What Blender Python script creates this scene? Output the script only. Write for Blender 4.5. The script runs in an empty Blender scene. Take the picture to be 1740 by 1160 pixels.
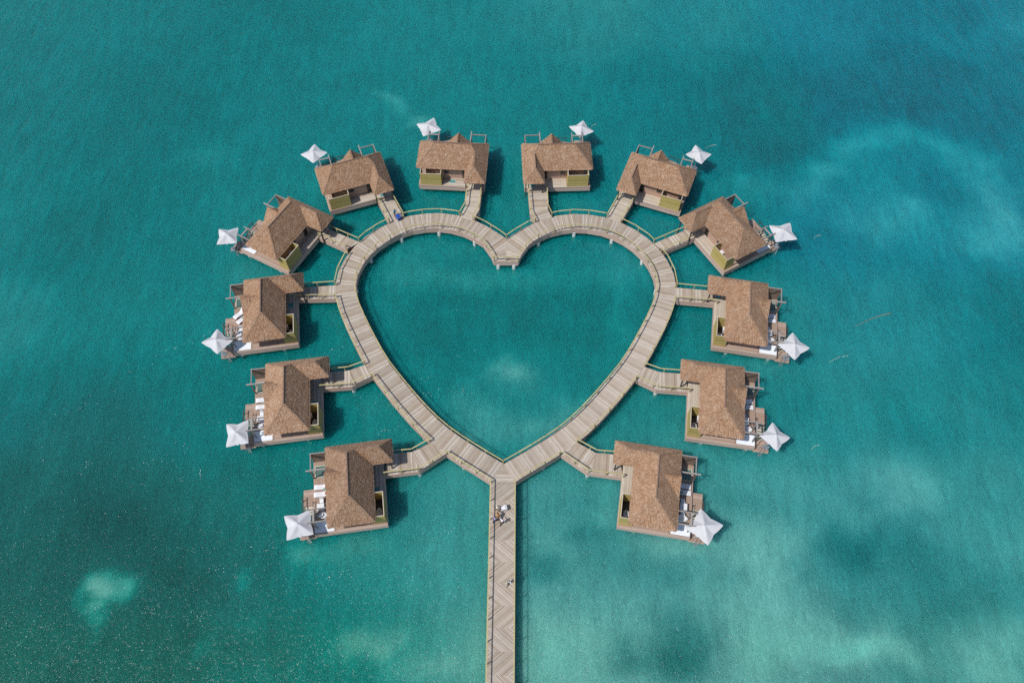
import bpy, math, random
import numpy as np
from mathutils import Vector, Matrix
R = math.radians
SC = bpy.context.scene
COL = SC.collection

# ---------------------------------------------------------------- camera, sky, sun, exposure
CAM = Vector((1.453, -39.37, 97.4))
cd = bpy.data.cameras.new("camera"); cam = bpy.data.objects.new("camera", cd); COL.objects.link(cam)
cd.sensor_width = 36; cd.lens = 1353.0 / 1740 * 36; cd.clip_start = 1; cd.clip_end = 9000
TH, YAW = R(30.75), R(0.45)
fg = Vector((-math.sin(YAW), math.cos(YAW), 0)); rt = Vector((math.cos(YAW), math.sin(YAW), 0))
dn = Vector((0, 0, -1)) * math.cos(TH) + fg * math.sin(TH)
up = Vector((0, 0, 1)) * math.sin(TH) + fg * math.cos(TH)
m = Matrix((rt, up, -dn)).transposed().to_4x4(); m.translation = CAM
cam.matrix_world = m
SC.camera = cam

SUNV = Vector((-0.60, -0.40, 1.12)).normalized()
w = bpy.data.worlds.new("World"); SC.world = w; w.use_nodes = True
nt = w.node_tree; bg = nt.nodes["Background"]
sky = nt.nodes.new("ShaderNodeTexSky"); sky.sky_type = 'NISHITA'; sky.sun_disc = False
sky.sun_elevation = math.asin(SUNV.z); sky.sun_rotation = math.atan2(SUNV.x, SUNV.y)
nt.links.new(sky.outputs[0], bg.inputs[0]); bg.inputs[1].default_value = 0.10
sd = bpy.data.lights.new("sun", 'SUN'); sd.energy = 3.6; sd.angle = R(0.53); sd.color = (1, 0.955, 0.89)
so = bpy.data.objects.new("sun", sd); COL.objects.link(so); so.location = (-60, -40, 112)
so.rotation_euler = SUNV.to_track_quat('Z', 'Y').to_euler()
SC.view_settings.view_transform = 'Standard'; SC.view_settings.look = 'None'
SC.view_settings.exposure = 0.0; SC.view_settings.gamma = 1.0
SC.view_settings.use_curve_mapping = False
SC.cycles.sample_clamp_direct = 5.0
SC.cycles.use_denoising = False            # the denoiser smears the fine wavelets and the thatch

# ---------------------------------------------------------------- materials
def newmat(name):
    m = bpy.data.materials.new(name); m.use_nodes = True
    return m, m.node_tree, m.node_tree.nodes["Principled BSDF"]
def N(nt, t, **kw):
    n = nt.nodes.new(t)
    for k, v in kw.items(): setattr(n, k, v)
    return n
def ramp(nt, fac, stops):
    r = N(nt, "ShaderNodeValToRGB"); e = r.color_ramp.elements
    while len(e) < len(stops): e.new(0.5)
    for el, (p, c) in zip(e, stops): el.position = p; el.color = (*c, 1)
    nt.links.new(fac, r.inputs[0]); return r.outputs[0]
def mix(nt, f, a, b, mode='MIX'):
    n = N(nt, "ShaderNodeMix", data_type='RGBA', blend_type=mode)
    L = nt.links
    for s, v in ((0, f), (6, a), (7, b)):
        if hasattr(v, 'is_output'): L.new(v, n.inputs[s])
        elif s == 0: n.inputs[0].default_value = v
        else: n.inputs[s].default_value = (*v, 1)
    return n.outputs[2]
def mapping(nt, src='Object', scale=(1, 1, 1), rot=(0, 0, 0)):
    tc = N(nt, "ShaderNodeTexCoord"); mp = N(nt, "ShaderNodeMapping")
    mp.inputs['Scale'].default_value = scale; mp.inputs['Rotation'].default_value = rot
    nt.links.new(tc.outputs[src], mp.inputs[0]); return mp.outputs[0]
def noise(nt, vec, scale, detail=3, rough=0.55, dist=0.0):
    n = N(nt, "ShaderNodeTexNoise"); n.inputs['Scale'].default_value = scale
    n.inputs['Detail'].default_value = detail; n.inputs['Roughness'].default_value = rough
    n.inputs['Distortion'].default_value = dist
    if vec is not None: nt.links.new(vec, n.inputs['Vector'])
    return n.outputs[0]
def bump(nt, h, b, strength=0.4, dist=0.02, prev=None):
    n = N(nt, "ShaderNodeBump"); n.inputs['Strength'].default_value = strength; n.inputs['Distance'].default_value = dist
    nt.links.new(h, n.inputs['Height'])
    if prev is not None: nt.links.new(prev, n.inputs['Normal'])
    if b is not None: nt.links.new(n.outputs[0], b.inputs['Normal'])
    return n.outputs[0]

def island_mat(name, stops, rough=0.8, nscale=1.5, blotch=0.35, dark=(0.6, 0.55, 0.5), fine=18, objvar=0.0):
    """every separate piece of the mesh takes its own tone; weather blotches run over all of them"""
    m, nt, b = newmat(name)
    g = N(nt, "ShaderNodeNewGeometry")
    c = ramp(nt, g.outputs['Random Per Island'], stops)
    v = mapping(nt)
    bl = noise(nt, g.outputs['Position'], nscale, 5, 0.62)          # weather runs across the place, so no two buildings wear alike
    f = ramp(nt, bl, [(0.35, (0, 0, 0)), (0.75, (1, 1, 1))])
    mu = N(nt, "ShaderNodeMath", operation='MULTIPLY'); nt.links.new(f, mu.inputs[0]); mu.inputs[1].default_value = blotch
    c = mix(nt, mu.outputs[0], c, mix(nt, 1.0, c, dark, 'MULTIPLY'))
    fn = noise(nt, v, fine, 2)
    c = mix(nt, 0.5, c, mix(nt, 1.0, c, ramp(nt, fn, [(0.3, (0.6, 0.6, 0.6)), (0.7, (1.35, 1.35, 1.35))]), 'MULTIPLY'))
    if objvar:
        oi = N(nt, "ShaderNodeObjectInfo")
        k = ramp(nt, oi.outputs['Random'], [(0, (1 - objvar,) * 3), (0.5, (1 + objvar * .3, 1, 1 - objvar * .3)), (1, (1 + objvar, 1 + objvar * .9, 1 + objvar * .8))])
        c = mix(nt, 1.0, c, k, 'MULTIPLY')
    nt.links.new(c, b.inputs['Base Color'])
    b.inputs['Roughness'].default_value = rough
    bump(nt, fn, b, 0.3, 0.01)
    return m

def plain(name, col, rough=0.6, var=0.15, scale=3.0, metal=0.0, spec=0.5):
    m, nt, b = newmat(name)
    v = mapping(nt); n = noise(nt, v, scale, 4)
    c = mix(nt, 1.0, col, ramp(nt, n, [(0.25, (1 - var,) * 3), (0.75, (1 + var,) * 3)]), 'MULTIPLY')
    nt.links.new(c, b.inputs['Base Color']); b.inputs['Roughness'].default_value = rough
    b.inputs['Metallic'].default_value = metal; b.inputs['Specular IOR Level'].default_value = spec
    return m

M = {}
M['plank'] = island_mat('weathered_planks', [(0.0, (0.31, 0.24, 0.18)), (0.12, (0.41, 0.34, 0.27)), (0.5, (0.47, 0.41, 0.345)), (0.85, (0.54, 0.49, 0.43)), (1.0, (0.62, 0.575, 0.52))], 0.85, 0.8, 0.55, (0.78, 0.70, 0.62), 18, 0.06)
M['plank_pale'] = island_mat('bleached_planks', [(0.0, (0.42, 0.36, 0.29)), (0.3, (0.52, 0.46, 0.38)), (0.7, (0.60, 0.55, 0.47)), (1.0, (0.46, 0.39, 0.32))], 0.85, 0.7, 0.5, (0.8, 0.72, 0.62))
M['plank_light'] = island_mat('weathered_and_sheen_planks', [(0.0, (0.37, 0.30, 0.235)), (0.2, (0.46, 0.39, 0.325)), (0.6, (0.51, 0.45, 0.39)), (1.0, (0.58, 0.53, 0.47))], 0.85, 0.9, 0.5, (0.80, 0.72, 0.64), 18, 0.05)
M['composite'] = island_mat('composite_boards', [(0.0, (0.33, 0.225, 0.168)), (0.5, (0.395, 0.28, 0.215)), (1.0, (0.45, 0.34, 0.275))], 0.75, 0.5, 0.3, (0.85, 0.85, 0.9))
M['fascia'] = island_mat('fascia_boards', [(0.0, (0.48, 0.325, 0.262)), (0.5, (0.545, 0.385, 0.318)), (1.0, (0.59, 0.45, 0.385))], 0.75, 0.4, 0.35, (0.8, 0.78, 0.78))
M['wall'] = island_mat('wall_boards', [(0.0, (0.40, 0.25, 0.185)), (0.5, (0.47, 0.30, 0.225)), (1.0, (0.52, 0.355, 0.275))], 0.75, 0.5, 0.3, (0.85, 0.85, 0.85))
M['olive'] = island_mat('olive_cedar_boards', [(0.0, (0.42, 0.32, 0.10)), (0.5, (0.50, 0.39, 0.135)), (1.0, (0.56, 0.45, 0.17))], 0.75, 1.2, 0.35, (0.8, 0.85, 0.7))
M['thatch'] = island_mat('palm_thatch', [(0.0, (0.22, 0.135, 0.085)), (0.2, (0.30, 0.19, 0.122)), (0.5, (0.345, 0.225, 0.150)), (0.85, (0.40, 0.275, 0.19)), (1.0, (0.49, 0.365, 0.275))], 0.9, 1.0, 0.85, (0.82, 0.66, 0.50), 30, 0.12)
M['thatch_base'] = plain('thatch_underlay', (0.20, 0.125, 0.075), 0.95, 0.4, 8)
M['thatch_hip'] = island_mat('thatch_hip_tufts', [(0.0, (0.22, 0.135, 0.09)), (0.5, (0.30, 0.195, 0.13)), (1.0, (0.42, 0.30, 0.22))], 0.9, 0.8, 0.3, (0.8, 0.7, 0.6), 30)
M['rail'] = island_mat('yellowed_rail_timber', [(0.0, (0.42, 0.365, 0.17)), (1.0, (0.52, 0.46, 0.24))], 0.7, 0.6, 0.5, (0.75, 0.72, 0.68))
M['grey_timber'] = island_mat('grey_timber', [(0.0, (0.22, 0.19, 0.175)), (1.0, (0.36, 0.33, 0.315))], 0.75, 1, 0.4, (0.75, 0.7, 0.65))
M['brown_timber'] = island_mat('brown_timber', [(0.0, (0.17, 0.11, 0.08)), (1.0, (0.26, 0.18, 0.14))], 0.7, 1, 0.4, (0.7, 0.65, 0.6))
M['dark_timber'] = plain('dark_timber', (0.045, 0.038, 0.036), 0.6, 0.3)
M['pale_trim'] = plain('pale_trim', (0.56, 0.49, 0.38), 0.6, 0.15)
M['pool_coping'] = plain('pool_coping', (0.44, 0.47, 0.38), 0.6, 0.15)
M['canvas'] = plain('canopy_canvas', (0.56, 0.565, 0.59), 0.8, 0.08, 1.2, spec=0.2)
M['white'] = plain('white_cloth', (0.74, 0.745, 0.77), 0.8, 0.04, 2, spec=0.2)
M['net'] = plain('white_net', (0.78, 0.82, 0.87), 0.85, 0.08, 5, spec=0.2)
M['metal'] = plain('pale_metal', (0.55, 0.57, 0.6), 0.35, 0.1, 4, 0.7)
M['dark'] = plain('dark_opening', (0.012, 0.011, 0.012), 0.5, 0.3)
M['towel'] = plain('terracotta_cloth', (0.35, 0.12, 0.07), 0.85, 0.2)
M['sage'] = plain('sage_table_top', (0.25, 0.34, 0.29), 0.5, 0.1)
M['substrate'] = plain('joists_and_bearers', (0.10, 0.08, 0.065), 0.9, 0.3)
M['skin'] = plain('skin', (0.20, 0.105, 0.065), 0.6, 0.1)
M['hair'] = plain('black_hair', (0.012, 0.010, 0.010), 0.7, 0.3)
for n_, c_ in (('turquoise', (0.05, 0.42, 0.55)), ('black', (0.015, 0.014, 0.02)), ('cream', (0.74, 0.70, 0.62)), ('orange', (0.62, 0.23, 0.02)), ('lilac', (0.36, 0.32, 0.52)), ('navy', (0.03, 0.04, 0.12)), ('whitecloth', (0.82, 0.82, 0.84)), ('blue', (0.015, 0.075, 0.42)), ('khaki', (0.33, 0.25, 0.18)), ('grey', (0.22, 0.25, 0.28))):
    M[n_] = plain(n_ + '_cloth', c_, 0.85, 0.12, 6, spec=0.2)
def glassmat(name, col, rough=0.06):
    m, nt, b = newmat(name)
    n = noise(nt, mapping(nt), 1.3, 2)
    c = mix(nt, n, tuple(x * 0.8 for x in col), tuple(x * 1.2 for x in col))
    nt.links.new(c, b.inputs['Base Color']); b.inputs['Roughness'].default_value = rough; return m
M['glass'] = glassmat('window_glass', (0.03, 0.035, 0.04))
M['floor_glass'] = glassmat('floor_glass', (0.10, 0.30, 0.31), 0.1)
M['pool'] = glassmat('pool_water', (0.10, 0.17, 0.15), 0.04)
# concrete pile: bare above the tide line, underwater glow and depth fade painted below it
m, nt, b = newmat('pile_concrete')
tc = N(nt, "ShaderNodeNewGeometry"); sx = N(nt, "ShaderNodeSeparateXYZ"); nt.links.new(tc.outputs['Position'], sx.inputs[0])
mr = N(nt, "ShaderNodeMapRange"); nt.links.new(sx.outputs[2], mr.inputs[0])
mr.inputs[1].default_value = -3.6; mr.inputs[2].default_value = -1.85
nz = noise(nt, mapping(nt), 3, 3)
c = ramp(nt, mr.outputs[0], [(0.0, (0.02, 0.05, 0.04)), (0.35, (0.25, 0.36, 0.18)), (0.6, (0.85, 0.9, 0.45)), (0.9, (0.88, 0.9, 0.55)), (0.95, (0.48, 0.50, 0.42)), (1.0, (0.66, 0.68, 0.67))])
c = mix(nt, 1.0, c, ramp(nt, nz, [(0.2, (0.8,) * 3), (0.8, (1.15,) * 3)]), 'MULTIPLY')
nt.links.new(c, b.inputs['Base Color']); b.inputs['Roughness'].default_value = 0.8
M['pile'] = m

# ---------------------------------------------------------------- mesh builder
class MB:
    def __init__(s): s.v = []; s.f = []; s.mi = []
    def poly(s, pts, mi=0):
        o = len(s.v); s.v += [tuple(p) for p in pts]; s.f.append(tuple(range(o, o + len(pts)))); s.mi.append(mi)
    def hexa(s, q, mi=0):                      # 8 corners: bottom ring, top ring
        o = len(s.v); s.v += [tuple(p) for p in q]
        for f in ((3, 2, 1, 0), (4, 5, 6, 7), (0, 1, 5, 4), (1, 2, 6, 5), (2, 3, 7, 6), (3, 0, 4, 7)):
            s.f.append(tuple(o + i for i in f)); s.mi.append(mi)
    def box(s, x0, x1, y0, y1, z0, z1, mi=0):
        s.hexa([(x0, y0, z0), (x1, y0, z0), (x1, y1, z0), (x0, y1, z0), (x0, y0, z1), (x1, y0, z1), (x1, y1, z1), (x0, y1, z1)], mi)
    def prism(s, pl, z0, z1, mi=0):            # pl: ccw convex polygon
        n = len(pl); o = len(s.v)
        s.v += [(x, y, z0) for x, y in pl] + [(x, y, z1) for x, y in pl]
        s.f.append(tuple(o + n - 1 - i for i in range(n))); s.mi.append(mi)
        s.f.append(tuple(o + n + i for i in range(n))); s.mi.append(mi)
        for i in range(n):
            j = (i + 1) % n; s.f.append((o + i, o + j, o + n + j, o + n + i)); s.mi.append(mi)
    def beam(s, p, q, w, h, mi=0, ext=0.0):    # bar of width w and height h from p to q
        p = Vector(p); q = Vector(q); d = (q - p).normalized(); p = p - d * ext; q = q + d * ext
        a = Vector((0, 0, 1)) if abs(d.z) < 0.95 else Vector((0, 1, 0))
        sd = d.cross(a).normalized() * (w / 2); u = sd.cross(d).normalized() * (h / 2)
        s.hexa([p - sd - u, q - sd - u, q + sd - u, p + sd - u, p - sd + u, q - sd + u, q + sd + u, p + sd + u], mi)
    def tube(s, p, q, r0, r1=None, n=12, mi=0):
        r1 = r0 if r1 is None else r1
        p = Vector(p); q = Vector(q); d = (q - p).normalized()
        a = Vector((0, 0, 1)) if abs(d.z) < 0.95 else Vector((1, 0, 0))
        x = d.cross(a).normalized(); y = d.cross(x); o = len(s.v)
        for c, r in ((p, r0), (q, r1)):
            for i in range(n):
                t = 2 * math.pi * i / n; s.v.append(tuple(c + x * r * math.cos(t) + y * r * math.sin(t)))
        for i in range(n):
            j = (i + 1) % n; s.f.append((o + i, o + j, o + n + j, o + n + i)); s.mi.append(mi)
        s.f.append(tuple(o + n - 1 - i for i in range(n))); s.mi.append(mi)
        s.f.append(tuple(o + n + i for i in range(n))); s.mi.append(mi)
    def mesh(s, name, mats, flip=False):
        me = bpy.data.meshes.new(name)
        v = [(-x, y, z) for x, y, z in s.v] if flip else s.v
        f = [tuple(reversed(t)) for t in s.f] if flip else s.f
        me.from_pydata(v, [], f)
        for m in (mats if isinstance(mats, (list, tuple)) else [mats]): me.materials.append(m)
        if any(s.mi): me.polygons.foreach_set('material_index', s.mi)
        me.update(); return me

FLIP = False
def obj(name, mb, mat, parent=None, kind=None, label=None, loc=None, cat=None, group=None):
    me = mb.mesh(name, mat, FLIP) if isinstance(mb, MB) else mb
    o = bpy.data.objects.new(name, me); COL.objects.link(o)
    if parent is not None:
        o.parent = parent
        if parent.get('_world'): o.matrix_parent_inverse = Matrix.Translation(-parent.location)
    if loc is not None: o.location = loc
    if kind: o['kind'] = kind
    if label: o['label'] = label
    if cat: o['category'] = cat
    if group: o['group'] = group
    return o
def thing(name, label, cat, loc=(0, 0, 0), rz=0.0, group=None, world=False):
    o = bpy.data.objects.new(name, None); COL.objects.link(o); o.empty_display_size = 0.3
    o.location = loc; o.rotation_euler = (0, 0, rz); o['label'] = label; o['category'] = cat
    if group: o['group'] = group
    if world: o['_world'] = 1
    return o
def copy_tree(o, parent=None):
    c = o.copy(); COL.objects.link(c); c.parent = parent
    for ch in list(KIDS.get(o.name, [])): KIDS.setdefault(c.name, []).append(copy_tree(ch, c))
    return c
KIDS = {}
def index_kids():
    KIDS.clear()
    for o in bpy.data.objects:
        if o.parent: KIDS.setdefault(o.parent.name, []).append(o)

def clip(pl, a, b, c):                          # keep a*x+b*y+c >= 0
    out = []
    for i in range(len(pl)):
        p, q = pl[i], pl[(i + 1) % len(pl)]
        dp, dq = a * p[0] + b * p[1] + c, a * q[0] + b * q[1] + c
        if dp >= 0: out.append(p)
        if (dp >= 0) != (dq >= 0):
            t = dp / (dp - dq); out.append((p[0] + (q[0] - p[0]) * t, p[1] + (q[1] - p[1]) * t))
    return out
def ccw(pl):
    a = sum(pl[i][0] * pl[(i + 1) % len(pl)][1] - pl[(i + 1) % len(pl)][0] * pl[i][1] for i in range(len(pl)))
    return pl if a > 0 else pl[::-1]
def boards(mb, pl, ang, w=0.14, gap=0.012, z0=-0.05, z1=0.0, jit=0.004, rnd=random, mi=0):
    """boards lying along direction ang, clipped to the convex polygon pl"""
    pl = ccw(list(pl)); nx, ny = -math.sin(ang), math.cos(ang)
    ds = [p[0] * nx + p[1] * ny for p in pl]; d = min(ds); end = max(ds)
    n = max(1, round((end - d) / w)); w = (end - d) / n
    for k in range(n):
        a, b = d + k * w + (gap / 2 if k else 0), d + (k + 1) * w - (gap / 2 if k < n - 1 else 0)
        q = clip(clip(pl, nx, ny, -a), -nx, -ny, b)
        if len(q) >= 3:
            dz = rnd.uniform(-jit, 0)
            mb.prism(q, z0, z1 + dz, mi)

def inset_walls(pl, t): return pl

# ---------------------------------------------------------------- water and seabed
WZ = -1.9
WPTS= [(-97.6, 91.0, 121.0, 5.0), (-75.0, 91.2, 120.0, 5.0), (-46.9, 91.4, 117.0, 5.0), (-18.7, 91.6, 125.0, 5.0), (15.1, 91.9, 131.0, 5.0), (37.6, 92.1, 128.0, 9.0), (60.1, 92.3, 122.0, 18.0), (82.6, 92.4, 116.0, 18.0), (98.4, 92.6, 124.0, 18.0), (-88.6, 64.3, 119.0, 5.0), (-62.9, 64.5, 114.0, 5.0), (-37.3, 64.7, 121.0, 5.0), (-16.8, 64.9, 124.0, 5.0), (3.7, 65.1, 124.0, 5.0), (29.3, 65.3, 118.0, 9.0), (44.7, 65.4, 110.0, 9.0), (60.1, 65.5, 108.0, 18.0), (75.5, 65.6, 110.0, 18.0), (89.8, 65.7, 112.0, 18.0), (-79.8, 38.5, 124.0, 4.0), (-68.7, 38.6, 112.0, 4.0), (-52.0, 38.7, 118.0, 4.0), (-40.9, 38.8, 128.0, 4.0), (-27.9, 38.9, 120.0, 4.0), (-1.0, 39.1, 124.0, 4.0), (24.0, 39.3, 124.0, 8.0), (36.1, 39.4, 120.0, 8.0), (50.0, 39.5, 124.0, 17.0), (68.5, 39.7, 118.0, 17.0), (81.5, 39.8, 124.0, 17.0), (-74.3, 22.1, 130.0, 3.0), (-57.0, 22.3, 122.0, 3.0), (-41.4, 22.4, 124.0, 3.0), (-25.9, 22.5, 120.0, 3.0), (-13.7, 22.6, 116.0, 3.0), (-0.8, 22.7, 114.0, 3.0), (12.2, 22.8, 116.0, 3.0), (25.2, 22.9, 124.0, 5.0), (38.2, 23.0, 128.0, 5.0), (51.2, 23.1, 130.0, 9.5), (64.1, 23.2, 126.0, 9.5), (74.5, 23.3, 115.0, 9.5), (-69.5, 7.8, 114.0, 3.0), (-53.3, 8.0, 105.0, 3.0), (-42.7, 8.0, 114.0, 3.0), (-35.4, 8.1, 118.0, 3.0), (-19.2, 8.2, 122.0, 3.0), (-8.7, 8.3, 118.0, 3.0), (0.3, 8.4, 124.0, 3.0), (8.4, 8.4, 128.0, 3.0), (18.1, 8.5, 130.0, 3.0), (31.9, 8.6, 130.0, 3.6), (44.1, 8.7, 128.0, 4.95), (56.2, 8.8, 126.0, 4.95), (71.6, 8.9, 128.0, 4.95), (-65.2, -4.8, 98.0, 1.0), (-50.0, -4.7, 92.0, 1.0), (-34.7, -4.6, 104.0, 1.0), (-22.5, -4.5, 118.0, 1.0), (-11.8, -4.4, 134.0, 1.0), (-5.7, -4.3, 138.0, 1.0), (6.5, -4.2, 146.0, 1.0), (18.7, -4.1, 142.0, 1.0), (34.0, -4.0, 142.0, 1.6), (49.3, -3.9, 146.0, 2.95), (64.5, -3.8, 138.0, 2.95), (-58.3, -12.4, 92.0, -1.0), (-40.6, -12.2, 92.0, -1.0), (-29.6, -12.2, 104.0, -1.0), (-18.6, -12.1, 128.0, -1.0), (-5.4, -12.0, 140.0, -1.0), (6.4, -11.9, 151.0, -1.0), (18.1, -11.8, 155.0, -1.0), (32.8, -11.7, 155.0, -0.4), (47.5, -11.6, 143.0, 0.95), (65.1, -11.4, 142.0, 0.95), (-58.1, -26.0, 96.0, -7.0), (-41.0, -25.9, 96.0, -7.0), (-27.3, -25.8, 108.0, -7.0), (-19.8, -25.7, 112.0, -7.0), (-10.3, -25.7, 130.0, -7.0), (-3.4, -25.6, 150.0, -7.0), (5.4, -25.6, 174.0, -7.0), (13.6, -25.5, 160.0, -7.0), (30.7, -25.4, 166.0, -6.4), (37.5, -25.3, 164.0, -5.05), (51.2, -25.2, 154.0, -5.05), (60.8, -25.1, 154.0, -5.05)]
WPAT= [(-48.0, -15.3, 3.5, 1.7, -11.0, 32.0, 3.0), (-49.9, -16.5, 2.2, 2.3, 34.0, 24.0, 3.0), (-48.8, -18.7, 1.7, 1.7, 0.0, 20.0, 3.0), (-48.3, -20.2, 1.0, 1.3, 0.0, 20.0, 2.0), (-46.7, -15.9, 1.9, 1.4, 11.0, 10.0, 3.0), (-31.7, -14.7, 0.8, 0.9, 0.0, 20.0, 2.0), (-34.8, -22.6, 0.8, 2.0, 0.0, 12.0, 2.0), (-16.7, -22.8, 4.8, 1.5, 10.0, 24.0, 2.0), (-8.9, -25.0, 4.1, 1.4, 0.0, 10.0, 2.0), (41.4, 50.5, 4.4, 3.9, 0.0, 12.0, 2.0), (53.6, 53.1, 2.8, 2.2, -13.0, 16.0, 2.0), (60.6, 58.5, 4.8, 3.4, 24.0, 20.0, 2.0), (64.5, 62.4, 4.3, 2.7, -14.0, 10.0, 2.0), (70.0, 60.0, 4.7, 3.2, -22.0, 14.0, 2.0), (77.6, 55.3, 4.5, 3.5, -37.0, 18.0, 2.0), (80.9, 48.2, 2.9, 4.8, 0.0, 16.0, 2.0), (81.8, 42.1, 3.4, 4.6, 0.0, 14.0, 2.0), (74.1, 39.7, 6.5, 3.0, 0.0, 14.0, 2.0), (64.0, 43.8, 3.7, 2.5, 23.0, 18.0, 2.0), (56.7, 40.7, 6.5, 2.7, 0.0, 12.0, 2.0), (49.7, 48.0, 5.1, 3.0, 13.0, 8.0, 2.0), (69.5, 50.7, 18.4, 15.4, 0.0, 12.0, 2.0), (70.8, 48.2, 5.4, 4.0, 0.0, -12.0, 2.0), (56.5, 48.7, 3.8, 2.6, 0.0, -6.0, 2.0), (-3.3, 21.7, 9.5, 7.3, 0.0, -5.0, 2.0), (8.8, 25.9, 7.9, 4.3, 0.0, -4.0, 2.0), (0.9, 14.7, 3.7, 1.9, 0.0, 20.0, 2.0), (-4.6, 9.2, 3.3, 1.8, 0.0, 6.0, 2.0), (-0.5, 8.4, 9.7, 5.5, 0.0, 6.0, 2.0), (-0.9, 31.2, 9.9, 2.4, 0.0, 12.0, 2.0), (-14.4, 32.2, 6.3, 5.7, 0.0, 10.0, 2.0), (14.5, 33.5, 5.4, 4.6, 0.0, 8.0, 2.0), (16.7, 26.0, 2.6, 6.5, 0.0, 8.0, 2.0), (0.3, 6.2, 7.2, 3.6, 0.0, 8.0, 2.0), (-17.1, 21.6, 2.1, 6.3, 24.0, 6.0, 2.0), (-13.6, 9.2, 2.4, 1.8, 0.0, 8.0, 2.0), (8.4, 9.3, 5.2, 3.5, 33.0, 8.0, 2.0), (0.2, 17.7, 5.1, 3.0, 0.0, 4.0, 2.0), (-7.8, 24.7, 1.7, 1.5, 0.0, 8.0, 2.0), (-20.2, 68.9, 3.9, 1.2, -32.0, 18.0, 2.0), (-15.5, 64.2, 1.5, 1.3, 28.0, 20.0, 2.0), (-51.6, 54.7, 4.0, 2.7, 0.0, 8.0, 2.0), (20.9, -20.5, 4.3, 4.3, 0.0, -38.0, 2.0), (14.5, -22.2, 1.8, 2.7, 0.0, -24.0, 2.0), (12.4, -8.1, 3.7, 1.9, 0.0, -16.0, 2.0), (10.8, -4.8, 2.3, 1.3, 0.0, -8.0, 2.0), (19.3, -23.2, 4.1, 1.6, 0.0, -14.0, 2.0), (6.3, -13.7, 3.0, 2.6, -10.0, -24.0, 2.0), (16.3, -12.2, 5.0, 2.6, -15.0, -20.0, 2.0), (22.4, -12.8, 2.9, 2.2, 0.0, -14.0, 2.0), (11.7, -8.5, 2.2, 1.1, 0.0, -8.0, 2.0), (28.8, -14.2, 2.2, 1.5, 0.0, -12.0, 2.0), (42.4, -11.6, 4.3, 4.6, 0.0, -24.0, 2.0), (39.1, -15.2, 2.2, 2.9, 0.0, -12.0, 2.0), (40.1, -19.4, 3.2, 2.0, 0.0, -16.0, 2.0), (50.1, -10.1, 4.8, 3.6, 19.0, -16.0, 2.0), (55.7, -13.7, 5.8, 3.0, 0.0, -12.0, 2.0), (57.8, -16.5, 5.7, 3.0, 0.0, -11.0, 2.0), (48.7, -18.6, 5.7, 3.6, 0.0, -12.0, 2.0), (41.1, -24.6, 8.2, 1.7, 0.0, -24.0, 2.0), (32.3, -15.3, 4.3, 9.0, 0.0, 8.0, 2.0), (27.4, -8.0, 9.0, 3.1, 0.0, 5.0, 2.0), (41.1, -21.0, 4.0, 1.7, -9.0, 22.0, 2.0), (46.7, -21.3, 3.1, 2.3, -32.0, 14.0, 2.0), (57.9, -23.2, 3.5, 4.2, 0.0, 12.0, 2.0), (52.0, 1.0, 4.7, 2.3, 0.0, 10.0, 2.0), (54.0, -3.1, 3.8, 2.2, 0.0, 6.0, 2.0), (36.7, -1.6, 6.2, 2.5, 0.0, 4.0, 2.0), (47.7, -3.9, 2.3, 0.8, 0.0, -6.0, 2.0), (-17.6, -7.2, 4.5, 1.6, 0.0, 10.0, 2.0), (-25.8, -10.8, 2.1, 0.9, 0.0, 20.0, 2.0), (-20.8, -11.7, 5.2, 1.5, 0.0, 10.0, 2.0), (-37.9, 32.0, 3.6, 2.7, 0.0, 6.0, 2.0), (22.4, 31.4, 1.8, 2.2, 0.0, 4.0, 2.0), (-49.4, -7.0, 9.4, 2.3, -9.0, -6.0, 2.0), (-64.1, 6.1, 6.4, 2.8, 0.0, -5.0, 2.0), (36.3, 16.1, 5.0, 3.0, 0.0, 6.0, 2.0), (5.8, -2.6, 1.5, 1.6, 0.0, 4.0, 2.0), (-40.5, -13.0, 10.8, 1.7, -18.0, -6.0, 2.0), (-30.2, -21.3, 8.6, 1.7, -13.0, -6.0, 2.0), (49.2, 50.5, 5.8, 2.6, 0.0, 4.0, 2.0)]

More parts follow.
